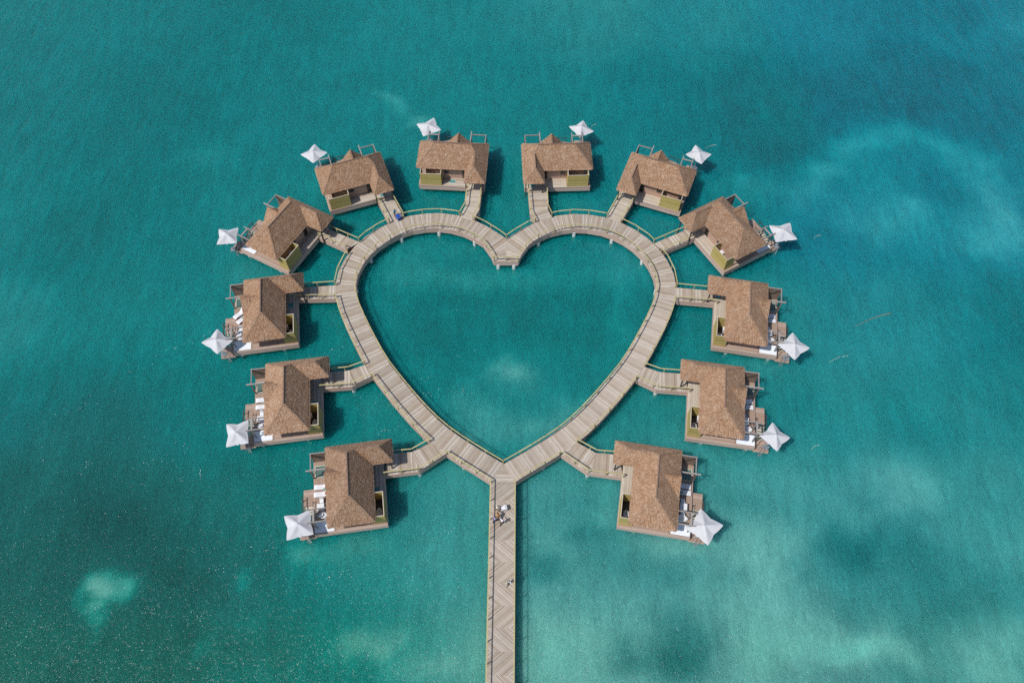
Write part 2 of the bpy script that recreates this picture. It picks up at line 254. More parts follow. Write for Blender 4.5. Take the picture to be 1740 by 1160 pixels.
def axis(lo, hi, st, far):
    a = list(np.arange(lo, hi + 1e-6, st)); l = []; s = st; x = lo
    while x > -far: s *= 1.6; x -= s; l.append(max(x, -far))
    r = []; s = st; x = hi
    while x < far: s *= 1.6; x += s; r.append(min(x, far))
    return np.array(l[::-1] + a + r)
ax_, ay_ = axis(-112, 112, 0.7, 3500), axis(-50, 112, 0.7, 3500)
X, Y = np.meshgrid(ax_, ay_)
Xc, Yc = np.clip(X, -105, 105), np.clip(Y, -42, 100)
num = np.zeros_like(X); nb = np.zeros_like(X); den = np.zeros_like(X) + 1e-9
for px, py, g, bb in WPTS:
    k = 1.0 / (((Xc - px) ** 2 + (Yc - py) ** 2) / 36 + 1.0) ** 2.2
    num += k * g; nb += k * bb; den += k
G = num / den; B = nb / den
def fbm(x, y, seed, s, octv=5, gain=0.55):
    """value noise, several octaves, about -1..1"""
    o = np.zeros_like(x); a = 1.0; tot = 0
    for k in range(octv):
        r = np.random.RandomState(seed * 31 + k); T_ = r.rand(256, 256) * 2 - 1; f = 2.0 ** k / s; an = 0.7 * k + seed
        u = (x * math.cos(an) + y * math.sin(an)) * f + 1000; v = (-x * math.sin(an) + y * math.cos(an)) * f + 1000
        iu, iv = np.floor(u).astype(int), np.floor(v).astype(int); fu, fv = u - iu, v - iv
        fu = fu * fu * (3 - 2 * fu); fv = fv * fv * (3 - 2 * fv); g = lambda p, q: T_[p % 256, q % 256]
        o += a * ((g(iu, iv) * (1 - fu) + g(iu + 1, iv) * fu) * (1 - fv) + (g(iu, iv + 1) * (1 - fu) + g(iu + 1, iv + 1) * fu) * fv)
        tot += a; a *= gain
    return o / tot * 1.6
wx, wy = fbm(X, Y, 3, 9.0), fbm(X, Y, 4, 9.0)
vx, vy = fbm(X, Y, 5, 3.0, 3), fbm(X, Y, 6, 3.0, 3)
D = np.zeros_like(X)
for px, py, a, b_, an, dg, p in WPAT:
    t = R(an); ux, uy = math.cos(t), math.sin(t)
    wa = min(a, b_) * (0.75 if p < 2.5 else 0.25)
    vv = 0.8 if p < 2.5 else 0.35
    dx, dy = X - px + wx * wa + vx * vv, Y - py + wy * wa + vy * vv
    d2 = ((dx * ux + dy * uy) / a) ** 2 + ((-dx * uy + dy * ux) / b_) ** 2
    D += (1.3 if dg > 0 else 1.0) * dg * (np.exp(-0.9 * d2 ** 1.35) if p < 2.5 else np.exp(-0.9 * d2 ** 3))
D *= 1 + 0.22 * fbm(X, Y, 12, 7.0)
mott = np.interp(X + 0.5 * np.clip(20 - Y, -40, 60), [-60, -10, 40, 80], [0.3, 0.7, 1.05, 1.15])
D += mott * (6.5 * fbm(X, Y, 7, 15.0, 6, 0.6) + 4.0 * fbm(X, Y, 8, 5.5, 5, 0.6))
G0 = G + 0.0
G = G + D
Rr = np.interp(G + 0.45 * np.maximum(-D, 0) - np.interp(X + Y, [0, 60], [0.05, 0.45]) * np.maximum(D, 0), [60, 90, 104, 116, 124, 132, 142, 152, 165, 185], [18, 31, 33, 26, 29, 41, 58, 78, 96, 104])
Bb = np.clip(G + B - np.where((X < -10) & (Y < 20), 0.20, 0.14) * np.clip(D, 0, 40) + 0.10 * np.clip(-D, 0, 40) - np.clip(G - 150, 0, 60) * 0.1, 0, 255)
def lin(s):
    s = np.clip(s / 255.0, 0, 1); return np.where(s < 0.04045, s / 12.92, ((s + 0.055) / 1.055) ** 2.4)
WKR, WKG, WKB, OFR, OFG, OFB = 1.30, 1.25, 1.21, 0.0110, 0.0125, 0.0185
cols = np.stack([np.clip(lin(Rr) * WKR - OFR, 0.001, 1), np.clip(lin(G) * WKG - OFG, 0.01, 1), np.clip(lin(Bb) * WKB - OFB, 0.01, 1), np.ones_like(G)], -1)
nx, ny = len(ax_), len(ay_)
V = np.stack([X, Y, np.full_like(X, WZ)], -1).reshape(-1, 3)
idx = np.arange(nx * ny).reshape(ny, nx)
F = np.stack([idx[:-1, :-1], idx[:-1, 1:], idx[1:, 1:], idx[1:, :-1]], -1).reshape(-1, 4)
me = bpy.data.meshes.new('water'); me.from_pydata(V.tolist(), [], F.tolist())
ca = me.color_attributes.new('water_tint', 'FLOAT_COLOR', 'POINT'); ca.data.foreach_set('color', cols.astype(np.float32).ravel())
m, nt, b = newmat('sea_water')
at = N(nt, "ShaderNodeAttribute", attribute_name='water_tint')
pos = N(nt, "ShaderNodeNewGeometry")
def wmap(scale, rot):
    mp = N(nt, "ShaderNodeMapping"); mp.inputs['Scale'].default_value = scale; mp.inputs['Rotation'].default_value = (0, 0, rot)
    nt.links.new(pos.outputs['Position'], mp.inputs[0]); return mp.outputs[0]
w1 = noise(nt, wmap((1.0, 0.26, 1), R(24)), 0.80, 3, 0.6, 0.2)      # wind waves, crests running up and down the frame
w2 = noise(nt, wmap((1.0, 0.42, 1), R(14)), 3.2, 4, 0.7, 0.3)
w3 = noise(nt, wmap((1, 0.6, 1), R(-40)), 9.0, 2, 0.6)
sw = noise(nt, wmap((0.5, 1, 1), R(25)), 0.16, 3, 0.5)
c = at.outputs['Color']
r1 = ramp(nt, w1, [(0.3, (0.90, 0.93, 0.94)), (0.55, (1.0, 1.0, 1.0)), (0.75, (1.12, 1.08, 1.07))])  # ripple light and dark multiplied into the water colour
c = mix(nt, 1.0, c, r1, 'MULTIPLY')
r2 = ramp(nt, w2, [(0.25, (0.86, 0.90, 0.91)), (0.55, (1.0, 1.0, 1.0)), (0.8, (1.25, 1.14, 1.12))])
c = mix(nt, 1.0, c, r2, 'MULTIPLY')
r3 = ramp(nt, sw, [(0.3, (0.94, 0.96, 0.96)), (0.7, (1.06, 1.04, 1.04))])
c = mix(nt, 1.0, c, r3, 'MULTIPLY')
r4 = ramp(nt, w3, [(0.3, (0.91, 0.93, 0.93)), (0.7, (1.09, 1.07, 1.07))])
c = mix(nt, 1.0, c, r4, 'MULTIPLY')
g1 = noise(nt, wmap((1.0, 0.4, 1), R(20)), 0.7, 1, 0.5); g2 = noise(nt, wmap((1.0, 0.5, 1), R(60)), 2.4, 1, 0.5); g3 = noise(nt, wmap((1, 0.7, 1), R(-30)), 5.0, 0, 0.5)
bn = bump(nt, w1, None, 1.0, 0.22)
bn = bump(nt, w2, None, 1.0, 0.11, bn)
bn = bump(nt, g3, None, 1.0, 0.028, bn)
di = N(nt, "ShaderNodeSubsurfaceScattering", falloff='BURLEY'); nt.links.new(c, di.inputs['Color'])     # turbid water: light spreads sideways, shadows blur
di.inputs['Scale'].default_value = 1.0; di.inputs['Radius'].default_value = (1.5, 2.6, 2.3)
bsoft = bump(nt, w1, None, 1.0, 0.16); bsoft = bump(nt, w2, None, 1.0, 0.10, bsoft)
d2 = N(nt, "ShaderNodeBsdfDiffuse"); nt.links.new(c, d2.inputs[0]); nt.links.new(bsoft, d2.inputs['Normal'])
md = N(nt, "ShaderNodeMixShader"); md.inputs[0].default_value = 0.14
nt.links.new(di.outputs[0], md.inputs[1]); nt.links.new(d2.outputs[0], md.inputs[2])
tr = N(nt, "ShaderNodeBsdfTransparent"); tr.inputs[0].default_value = (0.9, 1.0, 0.9, 1)
ms = N(nt, "ShaderNodeMixShader"); rp = N(nt, "ShaderNodeMath", operation='MULTIPLY_ADD'); nt.links.new(w2, rp.inputs[0]); rp.inputs[1].default_value = 0.20; rp.inputs[2].default_value = 0.46   # ripple light and dark painted in through the opacity
rq = N(nt, "ShaderNodeMath", operation='MULTIPLY_ADD'); nt.links.new(w1, rq.inputs[0]); rq.inputs[1].default_value = 0.26; nt.links.new(rp.outputs[0], rq.inputs[2]); rq.use_clamp = True
nt.links.new(rq.outputs[0], ms.inputs[0])
nt.links.new(tr.outputs[0], ms.inputs[1]); nt.links.new(md.outputs[0], ms.inputs[2])
gl = N(nt, "ShaderNodeBsdfGlossy"); gl.inputs['Roughness'].default_value = 0.17; nt.links.new(bn, gl.inputs['Normal'])
fr = N(nt, "ShaderNodeFresnel"); fr.inputs[0].default_value = 1.33; nt.links.new(bn, fr.inputs['Normal'])
m2 = N(nt, "ShaderNodeMixShader"); nt.links.new(fr.outputs[0], m2.inputs[0]); nt.links.new(ms.outputs[0], m2.inputs[1]); nt.links.new(gl.outputs[0], m2.inputs[2])
nt.links.new(m2.outputs[0], nt.nodes['Material Output'].inputs[0])
me.materials.append(m)
water = bpy.data.objects.new('water', me); COL.objects.link(water); water['kind'] = 'structure'
# seabed: sand with dark seagrass, 3.4 m down
mb = MB(); mb.poly([(-3500, -3500, -5.3), (3500, -3500, -5.3), (3500, 3500, -5.3), (-3500, 3500, -5.3)])
m, nt, b = newmat('seabed_sand')
c = ramp(nt, noise(nt, mapping(nt), 0.05, 5, 0.6), [(0.35, (0.03, 0.06, 0.05)), (0.6, (0.05, 0.08, 0.06)), (0.8, (0.08, 0.10, 0.075))])
nt.links.new(c, b.inputs['Base Color']); b.inputs['Roughness'].default_value = 1.0
obj('seabed', mb, m, kind='structure')

# ---------------------------------------------------------------- boardwalk building blocks
rnd = random.Random(11)
def fascia(parent, line, z1=-0.052, h=1.0, t=0.06, mat='fascia', side=1):
    """four stacked boards hung along the edge line, outside it on the given side"""
    mb = MB()
    for (x0, y0), (x1, y1) in zip(line[:-1], line[1:]):
        d = Vector((x1 - x0, y1 - y0, 0)); L = d.length
        if L < 1e-4: continue
        d /= L; n = Vector((d.y, -d.x, 0)) * side
        for k in range(4):
            a = z1 - h * (k + 1) / 4 + 0.006; b = z1 - h * k / 4
            tt = t - 0.012 * (k % 2)
            p, q = Vector((x0, y0, 0)), Vector((x1, y1, 0))
            p1, q1 = p - n * 0.03, q - n * 0.03
            p2, q2 = p + n * tt, q + n * tt
            mb.hexa([(*p1[:2], a), (*q1[:2], a), (*q2[:2], a), (*p2[:2], a), (*p1[:2], b), (*q1[:2], b), (*q2[:2], b), (*p2[:2], b)])
    return obj('fascia_board', mb, M[mat], parent)
POST = MB(); POST.box(-0.05, 0.05, -0.05, 0.05, -0.35, 1.05)
POSTM = POST.mesh('post', M['rail'])
PILE = MB(); PILE.tube((0, 0, -5.4), (0, 0, -0.95), 0.29, n=16)
PILEM = PILE.mesh('pile', M['pile'])
def railing(parent, line, spacing=2.4, h=1.1, posts=True, w=0.15):
    mb = MB()
    for p, q in zip(line[:-1], line[1:]):
        mb.beam((*p, h), (*q, h), w, 0.045, ext=0.03)
        mb.beam((*p, h - 0.06), (*q, h - 0.06), 0.05, 0.06)
    r = obj('handrail', mb, M['rail'], parent)
    # posts at even steps along the line
    segs = [math.dist(p, q) for p, q in zip(line[:-1], line[1:])]; tot = sum(segs)
    n = max(1, round(tot / spacing))
    for k in range(n + 1):
        s = tot * k / n; i = 0
        while i < len(segs) - 1 and s > segs[i]: s -= segs[i]; i += 1
        t = min(1, s / segs[i]); p, q = line[i], line[i + 1]
        o = obj('post', POSTM, None, r, loc=(p[0] + (q[0] - p[0]) * t, p[1] + (q[1] - p[1]) * t, 0))
        o.rotation_euler.z = math.atan2(q[1] - p[1], q[0] - p[0])
    return r
def piles(parent, pts):
    for x, y in pts: obj('pile', PILEM, None, parent, loc=(x, y, 0))
def section(parent, pl, ang, mat='plank', w=0.145):
    mb = MB(); boards(mb, pl, ang, w, 0.022, -0.05, 0.0, 0.008, rnd)
    return obj('deck_section', mb, M[mat], parent)
def resample(pts, n):
    P = [Vector(p) for p in pts]; out = []
    Q = []
    for i in range(len(P) - 1):               # Catmull-Rom
        p0 = P[max(i - 1, 0)]; p1 = P[i]; p2 = P[i + 1]; p3 = P[min(i + 2, len(P) - 1)]
        for k in range(12):
            t = k / 12
            Q.append(0.5 * ((2 * p1) + (-p0 + p2) * t + (2 * p0 - 5 * p1 + 4 * p2 - p3) * t * t + (-p0 + 3 * p1 - 3 * p2 + p3) * t ** 3))
    Q.append(P[-1])
    L = [0]
    for a, b in zip(Q[:-1], Q[1:]): L.append(L[-1] + (b - a).length)
    for k in range(n + 1):
        s = L[-1] * k / n; i = 0
        while i < len(L) - 2 and L[i + 1] < s: i += 1
        t = (s - L[i]) / max(1e-9, L[i + 1] - L[i]); out.append(tuple(Q[i].lerp(Q[i + 1], t)))
    return out

# ---------------------------------------------------------------- heart boardwalk
heart = thing('heart_boardwalk', 'big heart-shaped timber boardwalk on white piles with olive handrails', 'boardwalk', (0, 20, 0), world=True)
OUT = [(-1.3, 38.0), (-3.0, 39.25), (-5.2, 40.6), (-7.5, 41.45), (-10.7, 41.95), (-14.0, 41.65), (-17.0, 40.75), (-20.2, 38.7), (-22.7, 36.1), (-24.35, 33.2), (-25.15, 30.4), (-25.25, 27.7), (-24.65, 24.9), (-23.6, 22.1), (-21.75, 18.6), (-19.9, 15.2), (-18.2, 12.6), (-14.4, 7.9), (-10.9, 4.2), (-7.35, 1.3), (-1.55, -2.55)]
INN = [(-3.5, 36.0), (-4.75, 37.0), (-6.4, 38.0), (-8.3, 38.7), (-10.9, 39.05), (-13.5, 38.75), (-15.8, 38.0), (-18.3, 36.4), (-20.25, 34.4), (-21.6, 32.0), (-22.25, 29.8), (-22.3, 27.7), (-21.7, 25.6), (-20.8, 23.5), (-19.0, 19.8), (-17.2, 16.6), (-15.7, 14.3), (-12.1, 9.7), (-9.0, 6.25), (-5.8, 3.65), (0, 0)]
# both edges resampled against the same stations
def pair_resample(A, B, n):
    C = resample([((a[0] + b[0]) / 2, (a[1] + b[1]) / 2) for a, b in zip(A, B)], 400)
    D = resample([(a[0] - b[0], a[1] - b[1]) for a, b in zip(A, B)], 400)
    # walk by arc length of the centre line, offset found by nearest knot fraction
    kn = [((a[0] + b[0]) / 2, (a[1] + b[1]) / 2) for a, b in zip(A, B)]
    hw = [math.dist(a, b) / 2 for a, b in zip(A, B)]
    S = resample(kn, n); oA, oB = [], []
    for k, p in enumerate(S):
        if k == 0: oA.append(A[0]); oB.append(B[0]); continue
        if k == n: oA.append(A[-1]); oB.append(B[-1]); continue
        a, b = S[k - 1], S[k + 1]; d = Vector((b[0] - a[0], b[1] - a[1])).normalized()
        i = min(range(len(kn)), key=lambda j: math.dist(kn[j], p)); h = 1.47
        nrm = Vector((d.y, -d.x))
        sg = 1 if nrm.dot(Vector(A[i]) - Vector(B[i])) > 0 else -1
        oA.append((p[0] + nrm.x * h * sg, p[1] + nrm.y * h * sg)); oB.append((p[0] - nrm.x * h * sg, p[1] - nrm.y * h * sg))
    return oA, oB
SA, SB = pair_resample(OUT, INN, 30)
for sx in (1, -1):
    f = lambda p: (p[0] * sx, p[1])
    for k in range(30):
        pl = [f(SB[k]), f(SA[k]), f(SA[k + 1]), f(SB[k + 1])]
        if k == 29:      # last piece is cut by the mitre line of the point
            pl = [f(SB[k]), f(SA[k]), f((-1.55, -2.55)), (0, 0)]
        c0 = ((SA[k][0] + SB[k][0]) / 2 * sx, (SA[k][1] + SB[k][1]) / 2); c1 = ((SA[k + 1][0] + SB[k + 1][0]) / 2 * sx, (SA[k + 1][1] + SB[k + 1][1]) / 2)
        if k == 29: c1 = (-0.78 * sx, -1.27)
        ang = math.atan2(c1[1] - c0[1], c1[0] - c0[0]) + math.pi / 2
        section(heart, pl, ang, 'plank_light' if (sx < 0 and k > 14) else 'plank')
    section(heart, [f((-3.5, 36.0)), f((-1.3, 38.0)), (0, 36.9), (0, 35.0), f((-2.25, 33.9))], math.atan2(3.0, 3.4 * sx) if sx > 0 else math.atan2(3.0, -3.4))
    section(heart, [f((-2.25, 33.9)), (0, 35.0), (0, 32.7), f((-1.82, 32.7))], math.atan2(0.75, 2 * sx))
section(heart, [(0, -0.02), (-1.55, -2.55), (1.55, -2.55)], 0.0)
for sx in (1, -1):
    f = lambda p: (p[0] * sx, p[1])
    inner = [f(p) for p in [(-1.82, 32.7), (-2.25, 33.9)] + SB]
    outer = [f(p) for p in [(0, 36.9)] + SA]
    fascia(heart, inner, side=-sx); fascia(heart, outer, side=sx)
    e = 0.05
    ri = [(p[0] , p[1]) for p in inner[1:]]
    railing(heart, [inner[0]] + ri, 2.75)
    def sub(a, b):
        """outer edge between the two points nearest to a and b"""
        P = [Vector(p) for p in SA]
        def near(q):
            best = None
            for i in range(len(P) - 1):
                d = P[i + 1] - P[i]; t = max(0, min(1, (Vector(q) - P[i]).dot(d) / d.length_squared)); c = P[i] + d * t
                dd = (c - Vector(q)).length
                if best is None or dd < best[0]: best = (dd, i + t, c)
            return best
        na, nb_ = near(a), near(b)
        return [f(na[2])] + [f(SA[i]) for i in range(int(na[1]) + 1, int(math.ceil(nb_[1])))] + [f(nb_[2])]
    gaps = [((-5.0, 40.6), (-7.3, 41.4)), ((-16.26, 41.3), (-18.36, 40.2)), ((-22.76, 36.2), (-24.5, 34.0)), ((-25.24, 28.05), (-25.0, 25.8)), ((-19.6, 14.6), (-18.25, 12.7)), ((-9.7, 3.3), (-7.33, 1.35))]
    if sx < 0: gaps[0] = ((-4.4, 40.5), (-7.05, 41.3)); gaps[1] = ((-15.75, 41.28), (-17.85, 40.5)); gaps[2] = ((-22.64, 36.24), (-24.0, 34.8))
    s0 = sub((-1.3, 38.0), gaps[0][0]); railing(heart, [(0, 36.85)] + s0, 3.2)
    for (a, b), (c, d) in zip(gaps[:-1], gaps[1:]): railing(heart, sub(b, c), 3.2)
    railing(heart, sub(gaps[-1][1], (-1.55, -2.55)), 2.6)
    pp = []
    for k in range(1, 30, 3):
        for P_, Q_, e_ in ((SB[k], SA[k], 0.045), (SA[k], SB[k], 0.12)):
            pp.append(f((P_[0] + (Q_[0] - P_[0]) * e_, P_[1] + (Q_[1] - P_[1]) * e_)))
    piles(heart, pp)
piles(heart, [(-1.2, 32.8), (1.2, 32.8), (-0.3, 34.4), (-1.3, -2.2), (1.3, -2.2)])
fascia(heart, [(-1.82, 32.7), (1.82, 32.7)], side=1)
railing(heart, [(-1.78, 32.75), (1.78, 32.75)], 1.8)
for sx in (1, -1):        # bearers under the boards
    mb = MB()
    for k in range(30):
        q = [SB[k], SA[k], SA[k + 1], SB[k + 1]]; c = (sum(p[0] for p in q) / 4, sum(p[1] for p in q) / 4)
        q = ccw([((p[0] + (c[0] - p[0]) * 0.06) * sx, p[1] + (c[1] - p[1]) * 0.06) for p in q]); mb.prism(q, -0.95, -0.06)
    obj('bearer', mb, M['substrate'], heart)
mb = MB(); mb.prism(ccw([(-1.7, 32.8), (1.7, 32.8), (2.1, 33.9), (3.2, 35.9), (1.2, 37.8), (0, 36.7), (-1.2, 37.8), (-3.2, 35.9), (-2.1, 33.9)]), -0.95, -0.06); mb.prism(ccw([(0, -0.3), (-1.4, -2.5), (1.4, -2.5)]), -0.95, -0.06)
obj('bearer', mb, M['substrate'], heart)

# ---------------------------------------------------------------- entry pier with chevron panels
pier = thing('entry_pier', 'long straight timber pier with alternating diagonal plank panels leading to the heart', 'pier', (0.1, -26, 0), world=True)
ys = [-2.59, -4.95, -7.56, -10.05, -12.75, -15.2, -17.9, -20.45, -23.1, -25.65, -28.2, -30.8, -33.4, -36.0, -38.6, -41.2, -43.8, -46.4]
def xc(y): return 0.0 + (-(y + 2.59)) * 0.0146 * 0
pw = 1.55
for k, (a, b) in enumerate(zip(ys[:-1], ys[1:])):
    ang = R(40) if k % 2 == 0 else R(-40)
    section(pier, [(-pw, b), (pw, b), (pw, a), (-pw, a)], ang, 'plank' if k % 2 == 0 else 'plank_light', 0.15)  # every other panel paler: sheen of the board direction put into the colour
for s in (-1, 1):
    fascia(pier, [(s * pw, -2.6), (s * pw, -46.4)], side=-s)
    railing(pier, [(s * (pw + 0.02), -2.6), (s * (pw + 0.02), -46.4)], 2.5)
mb = MB(); mb.box(-pw + 0.1, pw - 0.1, -46.4, -2.7, -0.95, -0.06); obj('bearer', mb, M['substrate'], pier)
piles(pier, [(s * 1.15, -6 - 6 * k) for k in range(7) for s in (-1, 1)])

# ---------------------------------------------------------------- access walkways (left edge line, right edge line)
WPLACE = {1: 'the bungalow just left of the notch', 2: 'the bungalow just right of the notch', 3: 'the second bungalow left of the notch', 4: 'the second bungalow right of the notch',
          5: 'the diagonal bungalow at upper left', 6: 'the diagonal bungalow at upper right', 7: 'the leftmost bungalow', 8: 'the rightmost bungalow',
          9: 'the left bungalow between leftmost and lowest', 10: 'the right bungalow between rightmost and lowest', 11: 'the lowest left bungalow', 12: 'the lowest right bungalow'}
WALK = {
 1: ([(-6.15, 47.9), (-6.45, 45.8), (-6.55, 43.4), (-7.4, 41.3)], [(-4.05, 47.9), (-4.2, 45.5), (-4.35, 42.9), (-5.3, 40.55)]),
 2: ([(3.35, 47.9), (3.5, 45.0), (3.7, 42.1), (4.45, 40.3)], [(6.35, 47.9), (6.4, 45.2), (6.45, 42.9), (7.05, 41.2)]),
 3: ([(-20.5, 44.3), (-18.3, 39.8)], [(-18.45, 45.6), (-16.2, 41.2)]),
 4: ([(18.0, 45.9), (15.7, 41.2)], [(20.3, 45.1), (17.8, 40.4)]),
 5: ([(-28.9, 37.05), (-24.4, 34.7)], [(-27.9, 38.75), (-22.6, 36.1)]),
 6: ([(27.9, 38.95), (22.6, 36.2)], [(28.9, 37.2), (24.1, 34.7)]),
 7: ([(-30.8, 25.55), (-25.0, 25.75)], [(-30.5, 27.55), (-25.2, 28.05)]),
 8: ([(30.5, 27.5), (25.1, 28.05)], [(30.9, 25.2), (24.95, 25.8)]),
 9: ([(-25.2, 10.8), (-20.98, 11.2), (-18.3, 12.75)], [(-25.0, 13.3), (-21.6, 13.7), (-19.55, 14.6)]),
 10: ([(24.9, 13.5), (21.6, 13.75), (19.5, 14.6)], [(25.4, 10.7), (21.0, 11.05), (18.2, 12.6)]),
 11: ([(-15.3, -1.7), (-10.85, -1.1), (-7.4, 1.4)], [(-15.2, 1.25), (-12.0, 1.55), (-9.7, 3.0)]),
 12: ([(15.2, 1.35), (12.2, 1.6), (9.7, 3.1)], [(15.5, -1.75), (10.95, -1.1), (7.5, 1.45)]),
}
for k, (A_, B_) in WALK.items():
    cx, cy = A_[0]
    t = thing('access_walkway', 'short railed plank walkway to ' + WPLACE[k], 'walkway', ((A_[0][0] + B_[0][0]) / 2, (A_[0][1] + B_[0][1]) / 2, 0), group='short walkways between heart and bungalows', world=True)
    n = max(len(A_), len(B_))
    for i in range(n - 1):
        pl = [A_[i], A_[i + 1], B_[i + 1], B_[i]]
        ca = Vector(((A_[i][0] + B_[i][0]) / 2, (A_[i][1] + B_[i][1]) / 2)); cb = Vector(((A_[i + 1][0] + B_[i + 1][0]) / 2, (A_[i + 1][1] + B_[i + 1][1]) / 2))
        L = (cb - ca).length; ns = max(1, round(L / 2.6))
        for j in range(ns):
            def lp(P, q): return (P[0][0] + (P[1][0] - P[0][0]) * q, P[0][1] + (P[1][1] - P[0][1]) * q)
            a0, a1 = lp((A_[i], A_[i + 1]), j / ns), lp((A_[i], A_[i + 1]), (j + 1) / ns)
            b0, b1 = lp((B_[i], B_[i + 1]), j / ns), lp((B_[i], B_[i + 1]), (j + 1) / ns)
            mb = MB(); boards(mb, [a0, a1, b1, b0], math.atan2(cb.y - ca.y, cb.x - ca.x) + math.pi / 2, 0.145, 0.016, -0.05, 0.006, 0.005, rnd)
            obj('deck_section', mb, M['plank_pale'] if k in (1, 3, 4) else M['plank'], t)
        mb = MB(); c = ((pl[0][0] + pl[2][0]) / 2, (pl[0][1] + pl[2][1]) / 2)
        mb.prism(ccw([(p[0] + (c[0] - p[0]) * 0.07, p[1] + (c[1] - p[1]) * 0.07) for p in pl]), -0.93, -0.062); obj('bearer', mb, M['substrate'], t)
    for ln, s in ((A_, 1), (B_, -1)):
        # which side is outside
        d = Vector((ln[1][0] - ln[0][0], ln[1][1] - ln[0][1])); nrm = Vector((d.y, -d.x)); oth = (B_ if ln is A_ else A_)
        sd_ = 1 if nrm.dot(Vector(ln[0]) - Vector(oth[0])) > 0 else -1
        fascia(t, ln, side=sd_, z1=-0.055)
        railing(t, ln, 2.3)
    q0, q1 = A_[-2], B_[-2]
    if n > 2: piles(t, [(q0[0] + (q1[0] - q0[0]) * 0.12, q0[1] + (q1[1] - q0[1]) * 0.12), (q1[0] + (q0[0] - q1[0]) * 0.12, q1[1] + (q0[1] - q1[1]) * 0.12)])

# ---------------------------------------------------------------- bungalow
EZ = 2.7
RF = dict(a=(-0.25, 1.2, EZ), b=(7.25, 1.2, EZ), c=(7.25, -1.45, EZ), d=(10.25, -1.45, EZ), e=(10.25, 6.85, EZ), f=(-0.25, 6.85, EZ),
          rw=(2.4, 3.8, 5.6), re=(7.85, 3.8, 5.6))
RF['pr'] = (8.60, -0.05, 4.69)
kz = (4.69 - EZ) / (5.6 - EZ)
RF['pin'] = (10.25 - 2.4 * kz, 1.2 + 2.6 * kz, 4.69)
RF['pr'] = (RF['pin'][0], -0.05, 4.69)
FACES = [('a', 'b', 'pin', 're', 'rw'), ('b', 'c', 'pr', 'pin'), ('c', 'd', 'pr'), ('d', 'e', 're', 'pin', 'pr'), ('e', 'f', 'rw', 're'), ('f', 'a', 'rw')]
GP = dict(gi=(5.75, 4.55, 4.82), go=(5.75, 6.75, 4.95), gl=(3.85, 6.9, EZ - 0.02), gr=(7.65, 6.9, EZ - 0.02))
def tufts(mb, poly, rnd, row=0.19, w=0.085, drop=0.06, lift=0.085):
    """overlapping palm tufts in courses over a sloping face; first edge is the eave"""
    P = [Vector(p) for p in poly]; n = (P[1] - P[0]).cross(P[-1] - P[0]).normalized()
    if n.z < 0: n = -n
    u = (P[1] - P[0]).normalized(); v = n.cross(u).normalized()
    if v.z < 0: v = -v
    q = [((p - P[0]).dot(u), (p - P[0]).dot(v)) for p in P]
    vmax = max(b for a, b in q)
    y = 0.0; k = 0
    while y < vmax - 0.05:
        xs = []
        yy = min(y + 0.04, vmax - 0.02)
        for i in range(len(q)):
            (x0, y0), (x1, y1) = q[i], q[(i + 1) % len(q)]
            if (y0 - yy) * (y1 - yy) < 0: xs.append(x0 + (x1 - x0) * (yy - y0) / (y1 - y0))
        if len(xs) >= 2:
            lo, hi = min(xs), max(xs); x = lo - 0.03
            while x < hi + 0.02:
                ww = w * rnd.uniform(0.6, 1.5); x1 = min(x + ww, hi + 0.06)
                dn_ = rnd.uniform(0.0, drop) + (0.12 if k == 0 else 0); sk = rnd.uniform(-0.03, 0.03)
                up_ = y + row * 1.5; l1 = lift * rnd.uniform(0.8, 1.25)
                b0 = P[0] + u * (x + sk) + v * (y - dn_) + n * (l1 + 0.015)
                b1 = P[0] + u * (x1 + sk) + v * (y - dn_ + rnd.uniform(-.03, .03)) + n * (l1 + 0.015)
                t1 = P[0] + u * x1 + v * min(up_, vmax) + n * 0.012; t0 = P[0] + u * x + v * min(up_, vmax) + n * 0.012
                o = len(mb.v); mb.v += [tuple(b0), tuple(b1), tuple(t1), tuple(t0)]; mb.f.append((o, o + 1, o + 2, o + 3)); mb.mi.append(0)
                x = x1
        y += row; k += 1
def hip(mb, p, q, rnd, r=0.13):
    p, q = Vector(p), Vector(q); d = q - p; L = d.length; d /= L; sdv = d.cross(Vector((0, 0, 1))).normalized(); n = sdv.cross(d)
    s = 0
    while s < L:
        l = rnd.uniform(0.22, 0.34); a = p + d * (s - 0.08); b = p + d * min(s + l, L)
        for sg in (-1, 1):
            w_ = rnd.uniform(0.8, 1.3) * r
            c0 = a + n * 0.115; c1 = b + n * 0.085; e0 = a + sdv * sg * w_ - n * 0.03 + n * 0.05; e1 = b + sdv * sg * w_ * 0.9 - n * 0.04 + n * 0.05
            o = len(mb.v); mb.v += [tuple(c0), tuple(c1), tuple(e1), tuple(e0)]; mb.f.append((o, o + 1, o + 2, o + 3) if sg < 0 else (o + 3, o + 2, o + 1, o)); mb.mi.append(0)
        s += l * 0.9

